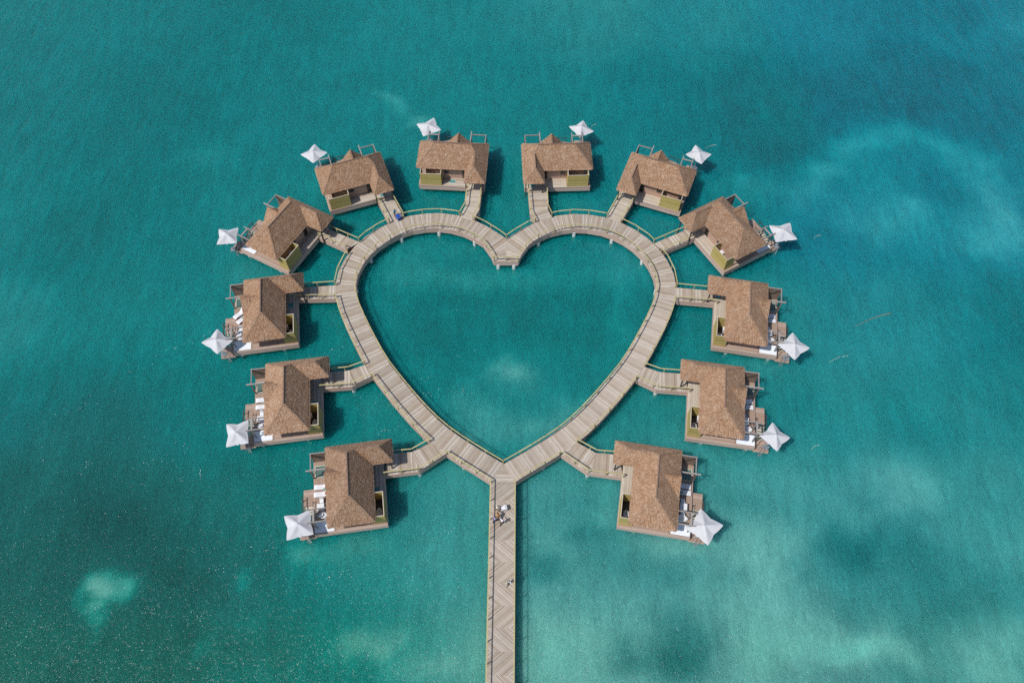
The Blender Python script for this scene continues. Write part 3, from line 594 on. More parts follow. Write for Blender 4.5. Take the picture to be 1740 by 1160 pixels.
def bungalow(right):
    rn = random.Random(5 if right else 6)
    T = thing('overwater_bungalow', 'x', 'bungalow', group='thatched overwater bungalows round the heart')
    # platform
    mb = MB(); mb.box(0.04, 10.06, 0.04, 6.3, -1.0, -0.07); mb.box(0.04, 9.7, 6.3, 8.95, -1.0, -0.07); obj('bearer', mb, M['substrate'], T)
    F_ = MB()
    ring = [(0, 0), (10.1, 0), (10.1, 6.3), (9.75, 6.3), (9.75, 9.0), (0, 9.0), (0, 0)]
    for (x0, y0), (x1, y1) in zip(ring[:-1], ring[1:]):
        d = Vector((x1 - x0, y1 - y0, 0)).normalized(); n = Vector((d.y, -d.x, 0))
        for k in range(4):
            a = -0.03 - 1.02 * (k + 1) / 4 + 0.008; b = -0.03 - 1.02 * k / 4; tt = 0.045 - 0.012 * (k % 2)
            p, q = Vector((x0, y0, 0)) - d * 0.0, Vector((x1, y1, 0))
            p1, q1, p2, q2 = p - n * 0.035, q - n * 0.035, p + n * tt - d * tt, q + n * tt + d * tt
            F_.hexa([(*p1[:2], a), (*q1[:2], a), (*q2[:2], a), (*p2[:2], a), (*p1[:2], b), (*q1[:2], b), (*q2[:2], b), (*p2[:2], b)])
    obj('fascia_board', F_, M['fascia'], T)
    D1 = MB(); boards(D1, [(3.55, 0), (10.1, 0), (10.1, 1.75), (3.55, 1.75)], 0.0, 0.145, 0.014, -0.06, 0.0, 0.004, rn)
    obj('deck_boards', D1, M['plank_pale'] if right else M['plank'], T, kind='stuff')
    D2 = MB()
    for x0, x1, y0, y1, an in ((0, 1.0, 1.76, 6.3, 90), (0, 0.3, 0, 1.75, 90), (0, 0.12, 6.31, 9.0, 90), (0.13, 1.71, 6.31, 6.55, 0), (1.72, 7.4, 6.31, 9.0, 0), (7.41, 9.1, 6.31, 7.0, 0), (7.41, 9.1, 8.86, 9.0, 0), (9.11, 9.75, 6.31, 9.0, 90), (9.9, 10.1, 1.76, 6.3, 90)):
        boards(D2, [(x0, y0), (x1, y0), (x1, y1), (x0, y1)], R(an), 0.14, 0.014, -0.06, 0.0, 0.004, rn)
    boards(D2, [(4.0, 9.06), (6.1, 9.06), (6.1, 10.4), (4.0, 10.4)], R(90), 0.14, 0.014, -0.42, -0.36, 0.004, rn)
    obj('sea_deck_boards', D2, M['composite'], T, kind='stuff')
    mb = MB(); mb.box(4.02, 6.08, 9.08, 10.38, -1.3, -0.43); mb.box(3.97, 6.13, 9.06, 10.43, -0.72, -0.425); obj('step_platform_frame', mb, M['fascia'], T)
    # plunge pool
    P_ = MB(); P_.box(7.42, 9.1, 7.0, 7.11, -0.05, 0.06); P_.box(7.42, 9.1, 8.74, 8.85, -0.05, 0.06); P_.box(7.42, 7.53, 7.112, 8.738, -0.05, 0.06); P_.box(8.99, 9.1, 7.112, 8.738, -0.05, 0.06)
    pc = obj('plunge_pool', P_, M['pool_coping'], T)
    P_ = MB(); P_.box(7.53, 8.99, 7.112, 8.738, -0.065, -0.01); obj('pool_water', P_, M['pool'], pc)
    # overwater net
    mb = MB(); mb.box(0.15, 1.68, 6.58, 8.97, -0.04, 0.025); obj('overwater_net', mb, M['net'], T)
    mb = MB(); mb.tube((1.9, 7.9, 0.0), (1.9, 7.9, 0.42), 0.0001, 0.0001)
    # house walls
    for x0, x1, y0, y1, nm in ((0.95, 9.85, 1.76, 1.86, 's'), (0.95, 9.85, 6.14, 6.24, 'n'), (0.95, 1.05, 1.862, 6.138, 'w'), (9.75, 9.85, 1.862, 6.138, 'e')):
        W_ = MB()
        for k in range(14):
            zz = k * 0.186; i_ = 0.008 * (k % 2)
            W_.box(x0 + (i_ if nm in 'we' else 0), x1 - (i_ if nm in 'we' else 0), y0 + (i_ if nm in 'sn' else 0), y1 - (i_ if nm in 'sn' else 0), zz, zz + 0.18)
        obj('wall', W_, M['wall'], T)
    W_ = MB(); W_.box(1.06, 9.74, 1.87, 6.13, 2.2, 2.36); obj('ceiling', W_, M['dark'], T)
    def opening(nm, x0, x1, z0, z1, y, out, pane='glass', lab=None):
        f = MB(); yy0, yy1 = (y - 0.06, y + 0.02) if out < 0 else (y - 0.02, y + 0.06)
        f.box(x0, x1, yy0, yy1, z1 - 0.08, z1); f.box(x0, x1, yy0, yy1, z0, z0 + 0.08); f.box(x0, x0 + 0.08, yy0, yy1, z0 + 0.081, z1 - 0.081); f.box(x1 - 0.08, x1, yy0, yy1, z0 + 0.081, z1 - 0.081)
        o = obj(nm, f, M['brown_timber'], T)
        g = MB(); g.box(x0 + 0.08, x1 - 0.08, y - 0.03 if out < 0 else y - 0.01, y + 0.01 if out < 0 else y + 0.03, z0 + 0.08, z1 - 0.08); obj('pane', g, M[pane], o)
        return o
    opening('window', 3.75, 4.55, 1.05, 2.1, 1.76, -1)
    o = opening('door', 6.55, 7.35, 0.03, 2.15, 1.76, -1, 'dark')
    h = MB(); h.box(6.72, 6.76, 1.66, 1.7, 0.95, 1.15); h.box(6.73, 6.75, 1.7, 1.735, 1.0, 1.03); obj('handle', h, M['metal'], o)
    for x0, x1 in ((1.6, 3.2), (3.4, 5.0), (5.2, 6.8), (7.5, 9.4)): opening('sliding_door' if x0 < 7 else 'window', x0, x1, 0.05 if x0 < 7 else 0.9, 2.2, 6.24, 1)
    # outdoor shower enclosure of olive boards
    for x0, x1, y0, y1, nm, top in ((0.31, 3.5, 0.02, 0.10, 's', 2.5), (0.31, 0.39, 0.102, 1.2, 'w', 2.5), (3.42, 3.5, 0.102, 1.2, 'e', 2.5)):
        E_ = MB(); n = 17
        for k in range(n):
            z0 = top * k / n; i_ = 0.007 * (k % 2)
            E_.box(x0 + (i_ if nm != 's' else 0), x1 - (i_ if nm != 's' else 0), y0 + (i_ if nm == 's' else 0), y1 - (i_ if nm == 's' else 0), z0 + 0.004, top * (k + 1) / n - 0.004)
        obj('shower_screen', E_, M['olive'], T)
    for x0, x1 in ((0.31, 0.39), (3.42, 3.5)):
        E_ = MB(); E_.box(x0, x1, 1.202, 1.75, 0.0, 2.38); obj('shower_screen', E_, M['olive'], T)
    E_ = MB(); E_.box(0.3, 3.51, 0.01, 0.11, 2.5, 2.54); E_.box(0.3, 0.4, 0.112, 1.2, 2.5, 2.54); E_.box(3.41, 3.51, 0.112, 1.2, 2.5, 2.54); obj('capping_rail', E_, M['pale_trim'], T)
    E_ = MB(); E_.box(0.4, 3.41, 0.11, 1.74, -0.06, -0.005); obj('shower_floor', E_, M['dark_timber'], T)
    # bath fittings
    b_ = MB(); n = 20; cx, cy, rx, ry = 1.35, 0.85, 0.8, 0.38
    rings = [(rx * .8, ry * .8, 0.02), (rx, ry, 0.5), (rx, ry, 0.56), (rx * .86, ry * .82, 0.56), (rx * .7, ry * .65, 0.15)]
    for a_, b__, z in rings: b_.v += [(cx + a_ * math.cos(2 * math.pi * i / n), cy + b__ * math.sin(2 * math.pi * i / n), z) for i in range(n)]
    for r_ in range(4):
        for i in range(n): j = (i + 1) % n; b_.f.append((r_ * n + i, r_ * n + j, (r_ + 1) * n + j, (r_ + 1) * n + i)); b_.mi.append(0)
    b_.f.append(tuple(4 * n + i for i in range(n))); b_.mi.append(0)
    obj('bathtub', b_, M['white'], T)
    b_ = MB(); b_.box(2.45, 3.1, 1.2, 1.7, 0.75, 0.82); b_.box(2.5, 3.05, 1.3, 1.68, 0.0, 0.748); b_.box(2.6, 2.95, 1.3, 1.6, 0.823, 0.9); obj('wash_stand', b_, M['white'], T)
    # porch posts
    for x in (7.42, 9.98):
        b_ = MB(); b_.box(x - 0.08, x + 0.08, -1.22, -1.06, -1.0, 2.4); obj('porch_post', b_, M['dark_timber'], T)
    # porch landing
    b_ = MB(); boards(b_, [(7.3, -1.35), (10.08, -1.35), (10.08, -0.06), (7.3, -0.06)], 0, 0.145, 0.014, -0.055, -0.001, 0.003, rn); 
    # roof
    r_ = MB()
    for f_ in FACES: r_.poly([RF[k] for k in f_])
    low = lambda p, d=0.26: (p[0], p[1], EZ - d)
    peri = ['a', 'b', 'c', 'd', 'e', 'f']
    for i in range(6):
        p, q = RF[peri[i]], RF[peri[(i + 1) % 6]]; r_.poly([low(p), low(q), q, p])
    r_.poly([low(RF[k]) for k in ('f', 'e', 're_', 'a')] if False else [low(RF['f']), low(RF['e']), low((10.25, 1.2, 0)), low((-0.25, 1.2, 0))])
    r_.poly([low((7.25, 1.2, 0)), low((10.25, 1.2, 0)), low(RF['d']), low(RF['c'])])
    roof = obj('roof', r_, M['thatch_base'], T)
    t_ = MB()
    for f_ in FACES: tufts(t_, [RF[k] for k in f_], rn)
    obj('thatch', t_, M['thatch'], roof, kind='stuff')
    h_ = MB()
    for p, q in (('a', 'rw'), ('f', 'rw'), ('e', 're'), ('d', 'pr'), ('c', 'pr'), ('pin', 're'), ('pr', 'pin')): hip(h_, RF[p], RF[q], rn)
    obj('hip_thatch', h_, M['thatch_hip'], roof, kind='stuff')
    b_ = MB(); b_.beam((2.3, 3.8, 5.72), (7.95, 3.8, 5.72), 0.13, 0.10); obj('ridge_cap', b_, M['brown_timber'], roof)
    # seaward gable
    g = GP; r_ = MB(); r_.poly([g['gl'], g['gi'], g['go']]); r_.poly([g['gr'], g['go'], g['gi']]); r_.poly([g['gl'], g['go'], g['gr']])
    r_.poly([(3.85, 6.9, EZ - .02), (5.75, 6.9, EZ - .02), (7.65, 6.9, EZ - .02), (5.75, 4.5, EZ - .02)])
    gb = obj('gable_roof', r_, M['thatch_base'], T)
    t_ = MB()
    def gface(A, B, C_):     # eave point A, inner ridge B, outer ridge C
        A, B, C_ = Vector(A), Vector(B), Vector(C_); n = (B - A).cross(C_ - A).normalized(); n = n if n.z > 0 else -n
        v = (C_ - A); L = v.length; v = v.normalized(); k = 0; y = 0.0
        while y < 1.0:
            a = A.lerp(C_, y); b = A.lerp(B, y); ln = (b - a).length; d = (b - a).normalized() if ln > 1e-4 else Vector((0, -1, 0)); x = -0.04
            while x < ln:
                w2 = rn.uniform(.09, .2); q0 = a + d * x; q1 = a + d * min(x + w2, ln + .03); dv = v * rn.uniform(0.0, 0.12); e = n * rn.uniform(.03, .07)
                o = len(t_.v); t_.v += [tuple(q0 - dv + e), tuple(q1 - dv + e), tuple(q1 + v * .3 + n * .012), tuple(q0 + v * .3 + n * .012)]
                t_.f.append((o, o + 1, o + 2, o + 3)); t_.mi.append(0); x += w2
            y += 0.2 / L
    gface(g['gl'], g['gi'], g['go']); gface(g['gr'], g['gi'], g['go'])
    hip(t_, g['gi'], g['go'], rn, 0.11)
    obj('thatch', t_, M['thatch'], gb, kind='stuff')
    # pergola over the pool with privacy wall
    z = 2.62
    b_ = MB(); b_.beam((9.72, 6.3, z), (9.72, 9.0, z), 0.13, 0.16); b_.beam((7.35, 8.87, z + .001), (9.79, 8.87, z + .001), 0.13, 0.15); b_.beam((7.42, 6.3, z + .06), (7.42, 9.5, z + .06), 0.15, 0.2)
    pg = obj('pool_pergola', b_, M['grey_timber'], T)
    for x, y in ((7.42, 8.93), (9.72, 8.93)):
        b_ = MB(); b_.box(x - .075, x + .075, y - .07, y + .07, -1.0, z - .08); obj('post', b_, M['brown_timber'], pg)
    for k in range(3):
        y0 = 6.32 + k * 0.86
        b_ = MB()
        for j in range(16): b_.box(9.66 + .006 * (j % 2), 9.72, y0, y0 + .80, .05 + j * .155, .05 + j * .155 + .148)
        obj('privacy_panel', b_, M['brown_timber'], T)
    for p, q in (((7.42, 8.9, 0.9), (7.42, 8.1, 2.5)), ((9.6, 8.8, 2.4), (9.6, 6.5, 0.3))):
        b_ = MB(); b_.beam(p, q, 0.08, 0.08); obj('brace', b_, M['dark_timber'], T)
    # pergola over the stair head
    b_ = MB(); b_.beam((2.35, 6.3, 2.5), (2.35, 9.35, 2.5), 0.14, 0.18); b_.beam((0.72, 6.3, 2.5), (0.72, 9.45, 2.5), 0.14, 0.18); b_.beam((0.795, 8.65, 2.52), (2.275, 8.65, 2.52), 0.2, 0.12)
    pg = obj('stair_pergola', b_, M['grey_timber'], T)
    for x, y in ((2.35, 8.65), (0.72, 8.65)):
        b_ = MB(); b_.box(x - .075, x + .075, y - .07, y + .07, 0.0, 2.4); obj('post', b_, M['grey_timber'], pg)
    for p, q in (((2.35, 8.62, 0.5), (2.35, 7.7, 2.4)), ((0.72, 8.9, 2.2), (0.1, 9.0, 0.1))):
        b_ = MB(); b_.beam(p, q, 0.07, 0.07); obj('brace', b_, M['dark_timber'], T)
    # stairs down to the jetty
    st = MB(); st.beam((3.95, 10.36, -0.36), (1.5, 10.36, -1.15), 0.06, 0.2); st.beam((3.95, 9.12, -0.36), (1.5, 9.12, -1.15), 0.06, 0.2)
    sr = obj('staircase', st, M['grey_timber'], T)
    for k in range(6):
        x = 3.75 - k * 0.4; zz = -0.48 - k * 0.125
        b_ = MB(); b_.box(x - .15, x + .15, 9.16, 10.32, zz - .04, zz); obj('tread', b_, M['pale_trim'], sr)
    b_ = MB(); b_.beam((4.9, 10.42, .42), (2.9, 10.42, .32), 0.13, 0.05); b_.box(4.6, 4.68, 10.38, 10.46, -.5, .41); b_.box(3.1, 3.18, 10.38, 10.46, -.7, .33)
    b_.beam((4.2, 9.1, .55), (2.6, 9.1, .2), 0.05, 0.05); b_.box(4.1, 4.16, 9.07, 9.13, -.4, .52); b_.box(2.7, 2.76, 9.07, 9.13, -.7, .2)
    obj('stair_rail', b_, M['dark_timber'], T)
    # jetty and ladder
    b_ = MB(); boards(b_, [(-0.05, 9.08), (1.55, 9.08), (1.55, 11.0), (-0.05, 11.0)], R(90), 0.14, 0.012, -1.0, -0.93, .004, rn); obj('jetty_boards', b_, M['composite'], T, kind='stuff')
    b_ = MB(); b_.box(-0.09, 1.6, 9.04, 11.04, -1.3, -1.005); b_.box(0, 1.5, 9.15, 10.9, -1.5, -1.305); obj('jetty_frame', b_, M['fascia'], T)
    b_ = MB()
    for y in (9.75, 10.2):
        b_.tube((0.35, y, -0.2), (-0.25, y, -0.25), .028, n=8); b_.tube((0.35, y, -0.2), (0.38, y, -0.93), .028, n=8); b_.tube((-0.25, y, -0.25), (-0.42, y, -2.7), .028, n=8)
    for k in range(6): x = -0.29 - k * .022; b_.box(x - .025, x + .025, 9.75, 10.2, -.9 - k * .3, -.87 - k * .3)
    obj('ladder', b_, M['metal'], T)
    for x, y in ((0.5, 2.3), (0.5, 8.3), (4.9, 2.3), (4.9, 8.3), (9.3, 2.3), (9.3, 8.3), (1.2, 10.6), (5.7, 10.0), (8.6, -0.5)):
        p_ = MB(); p_.tube((x, y, -5.4), (x, y, -1.0), 0.27, n=14); obj('pile', p_, M['pile'], T)
    return T
PROTO_L = bungalow(False)
FLIP = True
PROTO_R = bungalow(True)
FLIP = False
UNITS = {1: (-14.2, 47.9, -3.2, 1.045), 3: (-27.87, 42.25, 20.2, 1.0), 5: (-32.65, 30.45, 61.8, 1.0), 7: (-29.4, 17.95, 99.3, 1.0), 9: (-24.1, 3.95, 98.3, 1.0), 11: (-14.4, -8.2, 98.6, 1.0),
         2: (13.3, 47.75, -2.4, 1.04), 4: (27.3, 42.45, 20.6, 1.0), 6: (32.8, 30.95, 59.5, 1.0), 8: (29.4, 17.95, 99.6, 1.0), 10: (24.25, 3.9, 98.2, 1.0), 12: (14.4, -8.2, 99.0, 1.0)}
BLAB = {1: 'thatched bungalow just left of the heart notch, standing level, with an olive bath enclosure',
        2: 'thatched bungalow just right of the heart notch, standing level, with an olive bath enclosure',
        3: 'thatched bungalow second left of the heart notch, tilted, by the person in turquoise',
        4: 'thatched bungalow second right of the heart notch, tilted, with a bleached front deck',
        5: 'diagonal thatched bungalow at upper left with its olive screen in shade',
        6: 'diagonal thatched bungalow at upper right with its olive screen in sun',
        7: 'leftmost thatched bungalow, with two white loungers askew on its sea deck',
        8: 'rightmost thatched bungalow, its white loungers half in the roof shade',
        9: 'thatched bungalow on the left between the leftmost and the lowest one',
        10: 'thatched bungalow on the right between the rightmost and the lowest one',
        11: 'lowest thatched bungalow on the left side, left of the straight pier',
        12: 'lowest thatched bungalow on the right side, right of the straight pier'}
index_kids()
BUN = {}
for k in (1, 3, 5, 7, 9, 11, 2, 4, 6, 8, 10, 12):
    ax, ay, an, sc_ = UNITS[k]; pr = PROTO_L if k % 2 else PROTO_R
    o = pr if k in (1, 2) else copy_tree(pr)
    o.location = (ax, ay, 0); o.rotation_euler = (0, 0, R(an if k % 2 else -an)); o.scale = (sc_, 1, 1); o['label'] = BLAB[k]; BUN[k] = o
def W_(k, x, y):
    ax, ay, an, s = UNITS[k]; an = R(an); sx = 1 if k % 2 else -1; ax_ = ax * sx
    x *= s
    return (sx * (ax_ + x * math.cos(an) - y * math.sin(an)), ay + x * math.sin(an) + y * math.cos(an))
def WR(k, a):      # local heading to world heading
    an = UNITS[k][2] + a
    return R(an) if k % 2 else R(180 - an)
# glass panel in the floor of some porches (local x0, x1, y0, y1)
for k, q in {1: (4.55, 5.6, .55, 1.35), 3: (8.2, 9.2, .05, 1.0), 2: (8.3, 9.3, .0, .8), 8: (8.2, 9.2, -.0, .9), 7: (6.2, 7.2, .5, 1.4), 11: (4.3, 5.2, .6, 1.5), 9: (4.3, 5.2, .6, 1.5)}.items():
    FLIP = (k % 2 == 0)
    x0, x1, y0, y1 = q; b = MB(); b.box(x0, x1, y0, y0 + .07, .002, .05); b.box(x0, x1, y1 - .07, y1, .002, .05); b.box(x0, x0 + .07, y0 + .071, y1 - .071, .002, .05); b.box(x1 - .07, x1, y0 + .071, y1 - .071, .002, .05)
    f = obj('floor_window', b, M['pale_trim'], BUN[k]); b = MB(); b.box(x0 + .07, x1 - .07, y0 + .071, y1 - .071, .002, .03); obj('pane', b, M['floor_glass'], f)
FLIP = False

# ---------------------------------------------------------------- sea-deck furniture
SHORT = {1: 'bungalow just left of the notch', 2: 'bungalow just right of the notch', 3: 'second bungalow left of the notch', 4: 'second bungalow right of the notch',
         5: 'diagonal upper left bungalow', 6: 'diagonal upper right bungalow', 7: 'leftmost bungalow', 8: 'rightmost bungalow',
         9: 'middle bungalow of the lower left three', 10: 'middle bungalow of the lower right three', 11: 'lowest left bungalow', 12: 'lowest right bungalow'}
def umbrella():
    T = thing('patio_umbrella', 'x', 'umbrella', group='white umbrellas on the bungalow jetties')
    n = 14; hw = 1.55; top = 0.75
    me = MB()
    def pt(u, v):             # u, v in -1..1; four pulled-out corners, edges drawn inwards
        r = max(abs(u), abs(v)); 
        if r < 1e-6: return (0, 0, top)
        a = math.atan2(v, u); k = abs(math.sin(2 * a))      # 1 on the diagonals
        ed = 1 / max(abs(math.cos(a)), abs(math.sin(a)))      # square
        R_ = hw * (ed * (0.865 + 0.135 * k ** 1.35))
        if abs(math.atan2(math.sin(a - math.pi), math.cos(a - math.pi))) < 0.10: R_ *= 1.10
        ridge = k ** 4 * 0.10
        zz = top * (1 - r) ** 1.25 + ridge * r * (1 - r) * 3.2 - (1 - k) * 0.06 * r + (k ** 8) * 0.10 * r ** 4
        return (math.cos(a) * R_ * r, math.sin(a) * R_ * r, zz)
    N_ = 2 * n + 1; grid = [[pt(i / n - 1, j / n - 1) for i in range(N_)] for j in range(N_)]
    for j in range(N_): me.v += grid[j]
    for j in range(N_ - 1):
        for i in range(N_ - 1): a = j * N_ + i; me.f.append((a, a + 1, a + N_ + 1, a + N_)); me.mi.append(0)
    c = obj('canopy', me, M['canvas'], T, loc=(0, 0, 3.05))
    for p in c.data.polygons: p.use_smooth = True
    b = MB(); b.tube((0, 0, 0), (0, 0, 3.83), 0.045, n=10); obj('pole', b, M['metal'], T)
    b = MB(); b.box(-.4, .4, -.4, .4, 0, .09); b.tube((0, 0, .09), (0, 0, .35), .07, n=10); obj('base', b, M['grey'], T)
    b = MB(); b.tube((0, 0, 3.79), (0, 0, 3.9), 0.06, 0.02, n=10); obj('finial', b, M['grey'], T)
    for q in range(4):
        a = math.pi / 4 + q * math.pi / 2; b = MB(); b.tube((0, 0, 3.68), (math.cos(a) * 2.1, math.sin(a) * 2.1, 3.10), .018, n=6); obj('rib', b, M['metal'], T)
    return T
proto = umbrella(); index_kids()
UM = {1: (.75, 10.45, 27), 2: (.75, 10.3, 60), 3: (.3, 10.7, 30), 4: (.3, 10.75, 20), 5: (-.2, 10.65, 35), 6: (.2, 10.7, 22), 7: (.5, 10.65, 45), 8: (.5, 10.55, 42), 9: (.7, 10.45, 2), 10: (.7, 10.7, 38), 11: (.65, 10.55, 6), 12: (.95, 10.55, 32)}
UL = {1: 'spread like a four-pointed star', 2: 'behind its stair pergola', 3: 'tilted to upper left', 4: 'tilted to upper right', 5: 'at the end of its jetty', 6: 'beside its light blue net', 7: 'the one furthest left of all', 8: 'the one furthest right of all', 9: 'square to the deck', 10: 'cornerwise to the deck', 11: 'the lowest one on the left', 12: 'the lowest one on the right'}
for k in range(1, 13):
    o = proto if k == 1 else copy_tree(proto)
    x, y, a = UM[k]; X_, Y_ = W_(k, x, y); o.location = (X_, Y_, -0.93); o.rotation_euler = (R(rnd.uniform(-4, 4)), R(rnd.uniform(-4, 4)), WR(k, a)); o.scale = (rnd.uniform(.93, 1.07), rnd.uniform(.93, 1.07), rnd.uniform(.92, 1.06))
    o['label'] = 'white canvas umbrella at the ' + SHORT[k] + ', ' + UL[k]
def lounger(towel):
    T = thing('sun_lounger', 'x', 'sun lounger', group='white sun loungers on the sea decks')
    prof = [(0, .30), (.35, .36), (.75, .33), (1.1, .28), (1.3, .30), (1.5, .44), (1.75, .66), (1.95, .78), (2.05, .76)]
    me = MB(); w2 = .33; o = 0
    for x, z in prof: me.v += [(x, -w2, z), (x, w2, z), (x, w2, z - .06), (x, -w2, z - .06)]
    for i in range(len(prof) - 1):
        a = i * 4
        for j in range(4): me.f.append((a + j, a + 4 + j, a + 4 + (j + 1) % 4, a + (j + 1) % 4)); me.mi.append(0)
    me.f.append((0, 1, 2, 3)); me.mi.append(0); e = (len(prof) - 1) * 4; me.f.append((e + 3, e + 2, e + 1, e)); me.mi.append(0)
    obj('seat', me, M['white'], T)
    for x in (.15, 1.45):
        for y in (-.26, .26):
            b = MB(); b.box(x - .03, x + .03, y - .03, y + .03, 0, .28 if x < 1 else .3); obj('leg', b, M['metal'], T)
    b = MB(); b.box(1.5, 1.72, -.2, .2, .60, .68)
    if towel: b = MB(); b.hexa([(1.42, -.2, .39), (1.58, -.2, .52), (1.58, .2, .52), (1.42, .2, .39), (1.40, -.2, .43), (1.56, -.2, .56), (1.56, .2, .56), (1.40, .2, .43)]); obj('head_cushion', b, M['towel'], T)
    return T
L1 = lounger(True); L0 = lounger(False); index_kids()
used = set()
def place(protos, key, k, x, y, ang, label, z=0.0):
    o = protos if key not in used else copy_tree(protos); used.add(key)
    X_, Y_ = W_(k, x, y); o.location = (X_, Y_, z); o.rotation_euler = (0, 0, WR(k, ang)); o['label'] = label; return o
LG = {5: [(6.3, 8.7, 270), (5.3, 8.7, 270)], 6: [(6.5, 8.7, 270), (5.5, 8.7, 270)], 7: [(5.55, 9.0, 310), (4.6, 8.55, 310)], 8: [(6.55, 8.7, 262), (5.7, 8.75, 266)], 9: [(6.15, 8.85, 270), (5.1, 8.85, 270)], 10: [(6.6, 8.65, 258), (5.65, 8.75, 268)], 11: [(6.05, 8.95, 268), (5.05, 9.0, 270)], 12: [(6.55, 8.75, 270), (5.7, 8.8, 270)]}
for k, l in LG.items():
    tw = k in (11,)
    for i, (x, y, a) in enumerate(l):
        extra = ' with a terracotta cushion' if tw else ''
        place(L1 if tw else L0, 'L1' if tw else 'L0', k, x, y, a, 'white sun lounger' + extra + (' nearer the plunge pool' if i == 0 else ' nearer the dining set') + ' at the ' + SHORT[k])
def side_table():
    T = thing('side_table', 'x', 'side table', group='small side tables between the loungers')
    b = MB(); b.tube((0, 0, .4), (0, 0, .44), .22, n=16); obj('table_top', b, M['sage'], T)
    b = MB(); b.tube((0, 0, 0), (0, 0, .4), .05, n=8); obj('stem', b, M['metal'], T)
    b = MB(); b.tube((0, 0, 0), (0, 0, .03), .16, n=12); obj('foot', b, M['metal'], T); return T
ST = side_table()
def dining_table():
    T = thing('dining_table', 'x', 'table', group='white dining tables on the sea decks')
    b = MB(); b.box(-.45, .45, -.45, .45, .70, .75); obj('table_top', b, M['white'], T)
    for x in (-.38, .38):
        for y in (-.38, .38): b = MB(); b.box(x - .03, x + .03, y - .03, y + .03, 0, .70); obj('leg', b, M['metal'], T)
    return T
DT = dining_table()
def chair():
    T = thing('dining_chair', 'x', 'chair', group='white chairs at the sea deck tables')
    b = MB(); b.box(-.24, .24, -.24, .24, .42, .48); obj('seat', b, M['white'], T)
    b = MB(); b.hexa([(-.24, -.28, .5), (.24, -.28, .5), (.24, -.23, .48), (-.24, -.23, .48), (-.24, -.36, .88), (.24, -.36, .88), (.24, -.32, .88), (-.24, -.32, .88)]); obj('backrest', b, M['white'], T)
    for x in (-.2, .2):
        for y in (-.2, .2): b = MB(); b.box(x - .02, x + .02, y - .02, y + .02, 0, .42); obj('leg', b, M['metal'], T)
    return T
CH = chair()
def tub():
    T = thing('oval_tub', 'x', 'tub', group='oval white tubs beside the nets')
    b = MB(); n = 20
    for rx, ry, z in ((.62, .32, .0), (.78, .42, .5), (.78, .42, .56), (.68, .33, .56), (.55, .25, .18)): b.v += [(rx * math.cos(2 * math.pi * i / n), ry * math.sin(2 * math.pi * i / n), z) for i in range(n)]
    for r_ in range(4):
        for i in range(n): j = (i + 1) % n; b.f.append((r_ * n + i, r_ * n + j, (r_ + 1) * n + j, (r_ + 1) * n + i)); b.mi.append(0)
    obj('shell', b, M['white'], T); b = MB(); b.v = [(.57 * math.cos(2 * math.pi * i / n), .27 * math.sin(2 * math.pi * i / n), .22) for i in range(n)]; b.f = [tuple(range(n))]; b.mi = [0]; obj('floor', b, M['white'], T)
    return T
TB = tub(); index_kids()
for k in (7, 8, 9, 10, 11, 12):
    if k == 7: place(ST, 'ST', k, 5.5, 7.75, 0, 'sage green side table by the loungers of the ' + SHORT[k])
    else: place(ST, 'ST', k, 5.62, 7.6, 0, 'sage green side table by the loungers of the ' + SHORT[k])
    tx, ty = {7: (2.6, 8.0), 8: (3.3, 7.7), 9: (3.1, 8.05), 10: (3.3, 7.6), 11: (3.2, 8.1), 12: (3.65, 7.9)}[k]
    place(DT, 'DT', k, tx, ty, 0 if k != 7 else 12, 'square white table on the sea deck of the ' + SHORT[k])
    place(CH, 'CH', k, tx + .85, ty - .1, 90, 'white chair between table and pool at the ' + SHORT[k])
    place(CH, 'CH', k, tx - .85, ty, -90, 'white chair between table and umbrella at the ' + SHORT[k])
    place(TB, 'TB', k, 2.2, 7.75, 90, 'oval white tub between net and pergola at the ' + SHORT[k])

# ---------------------------------------------------------------- people
def skin(name, verts, edges, rad, mat, parent, root=0, sub=1):
    me = bpy.data.meshes.new(name); me.from_pydata(verts, edges, []); o = bpy.data.objects.new(name, me); COL.objects.link(o)
    md = o.modifiers.new('s', 'SKIN'); md.use_smooth_shade = True
    if sub: o.modifiers.new('u', 'SUBSURF').levels = sub
    for i, r in enumerate(rad): me.skin_vertices[0].data[i].radius = (r, r) if not isinstance(r, tuple) else r
    for i in range(len(verts)): me.skin_vertices[0].data[i].use_root = (i == root)
    bpy.context.view_layer.update()
    dg = bpy.context.evaluated_depsgraph_get(); nm = bpy.data.meshes.new_from_object(o.evaluated_get(dg)); nm.name = name
    bpy.data.objects.remove(o); bpy.data.meshes.remove(me)
    nm.materials.clear(); nm.materials.append(mat)
    q = bpy.data.objects.new(name, nm); COL.objects.link(q); q.parent = parent; return q
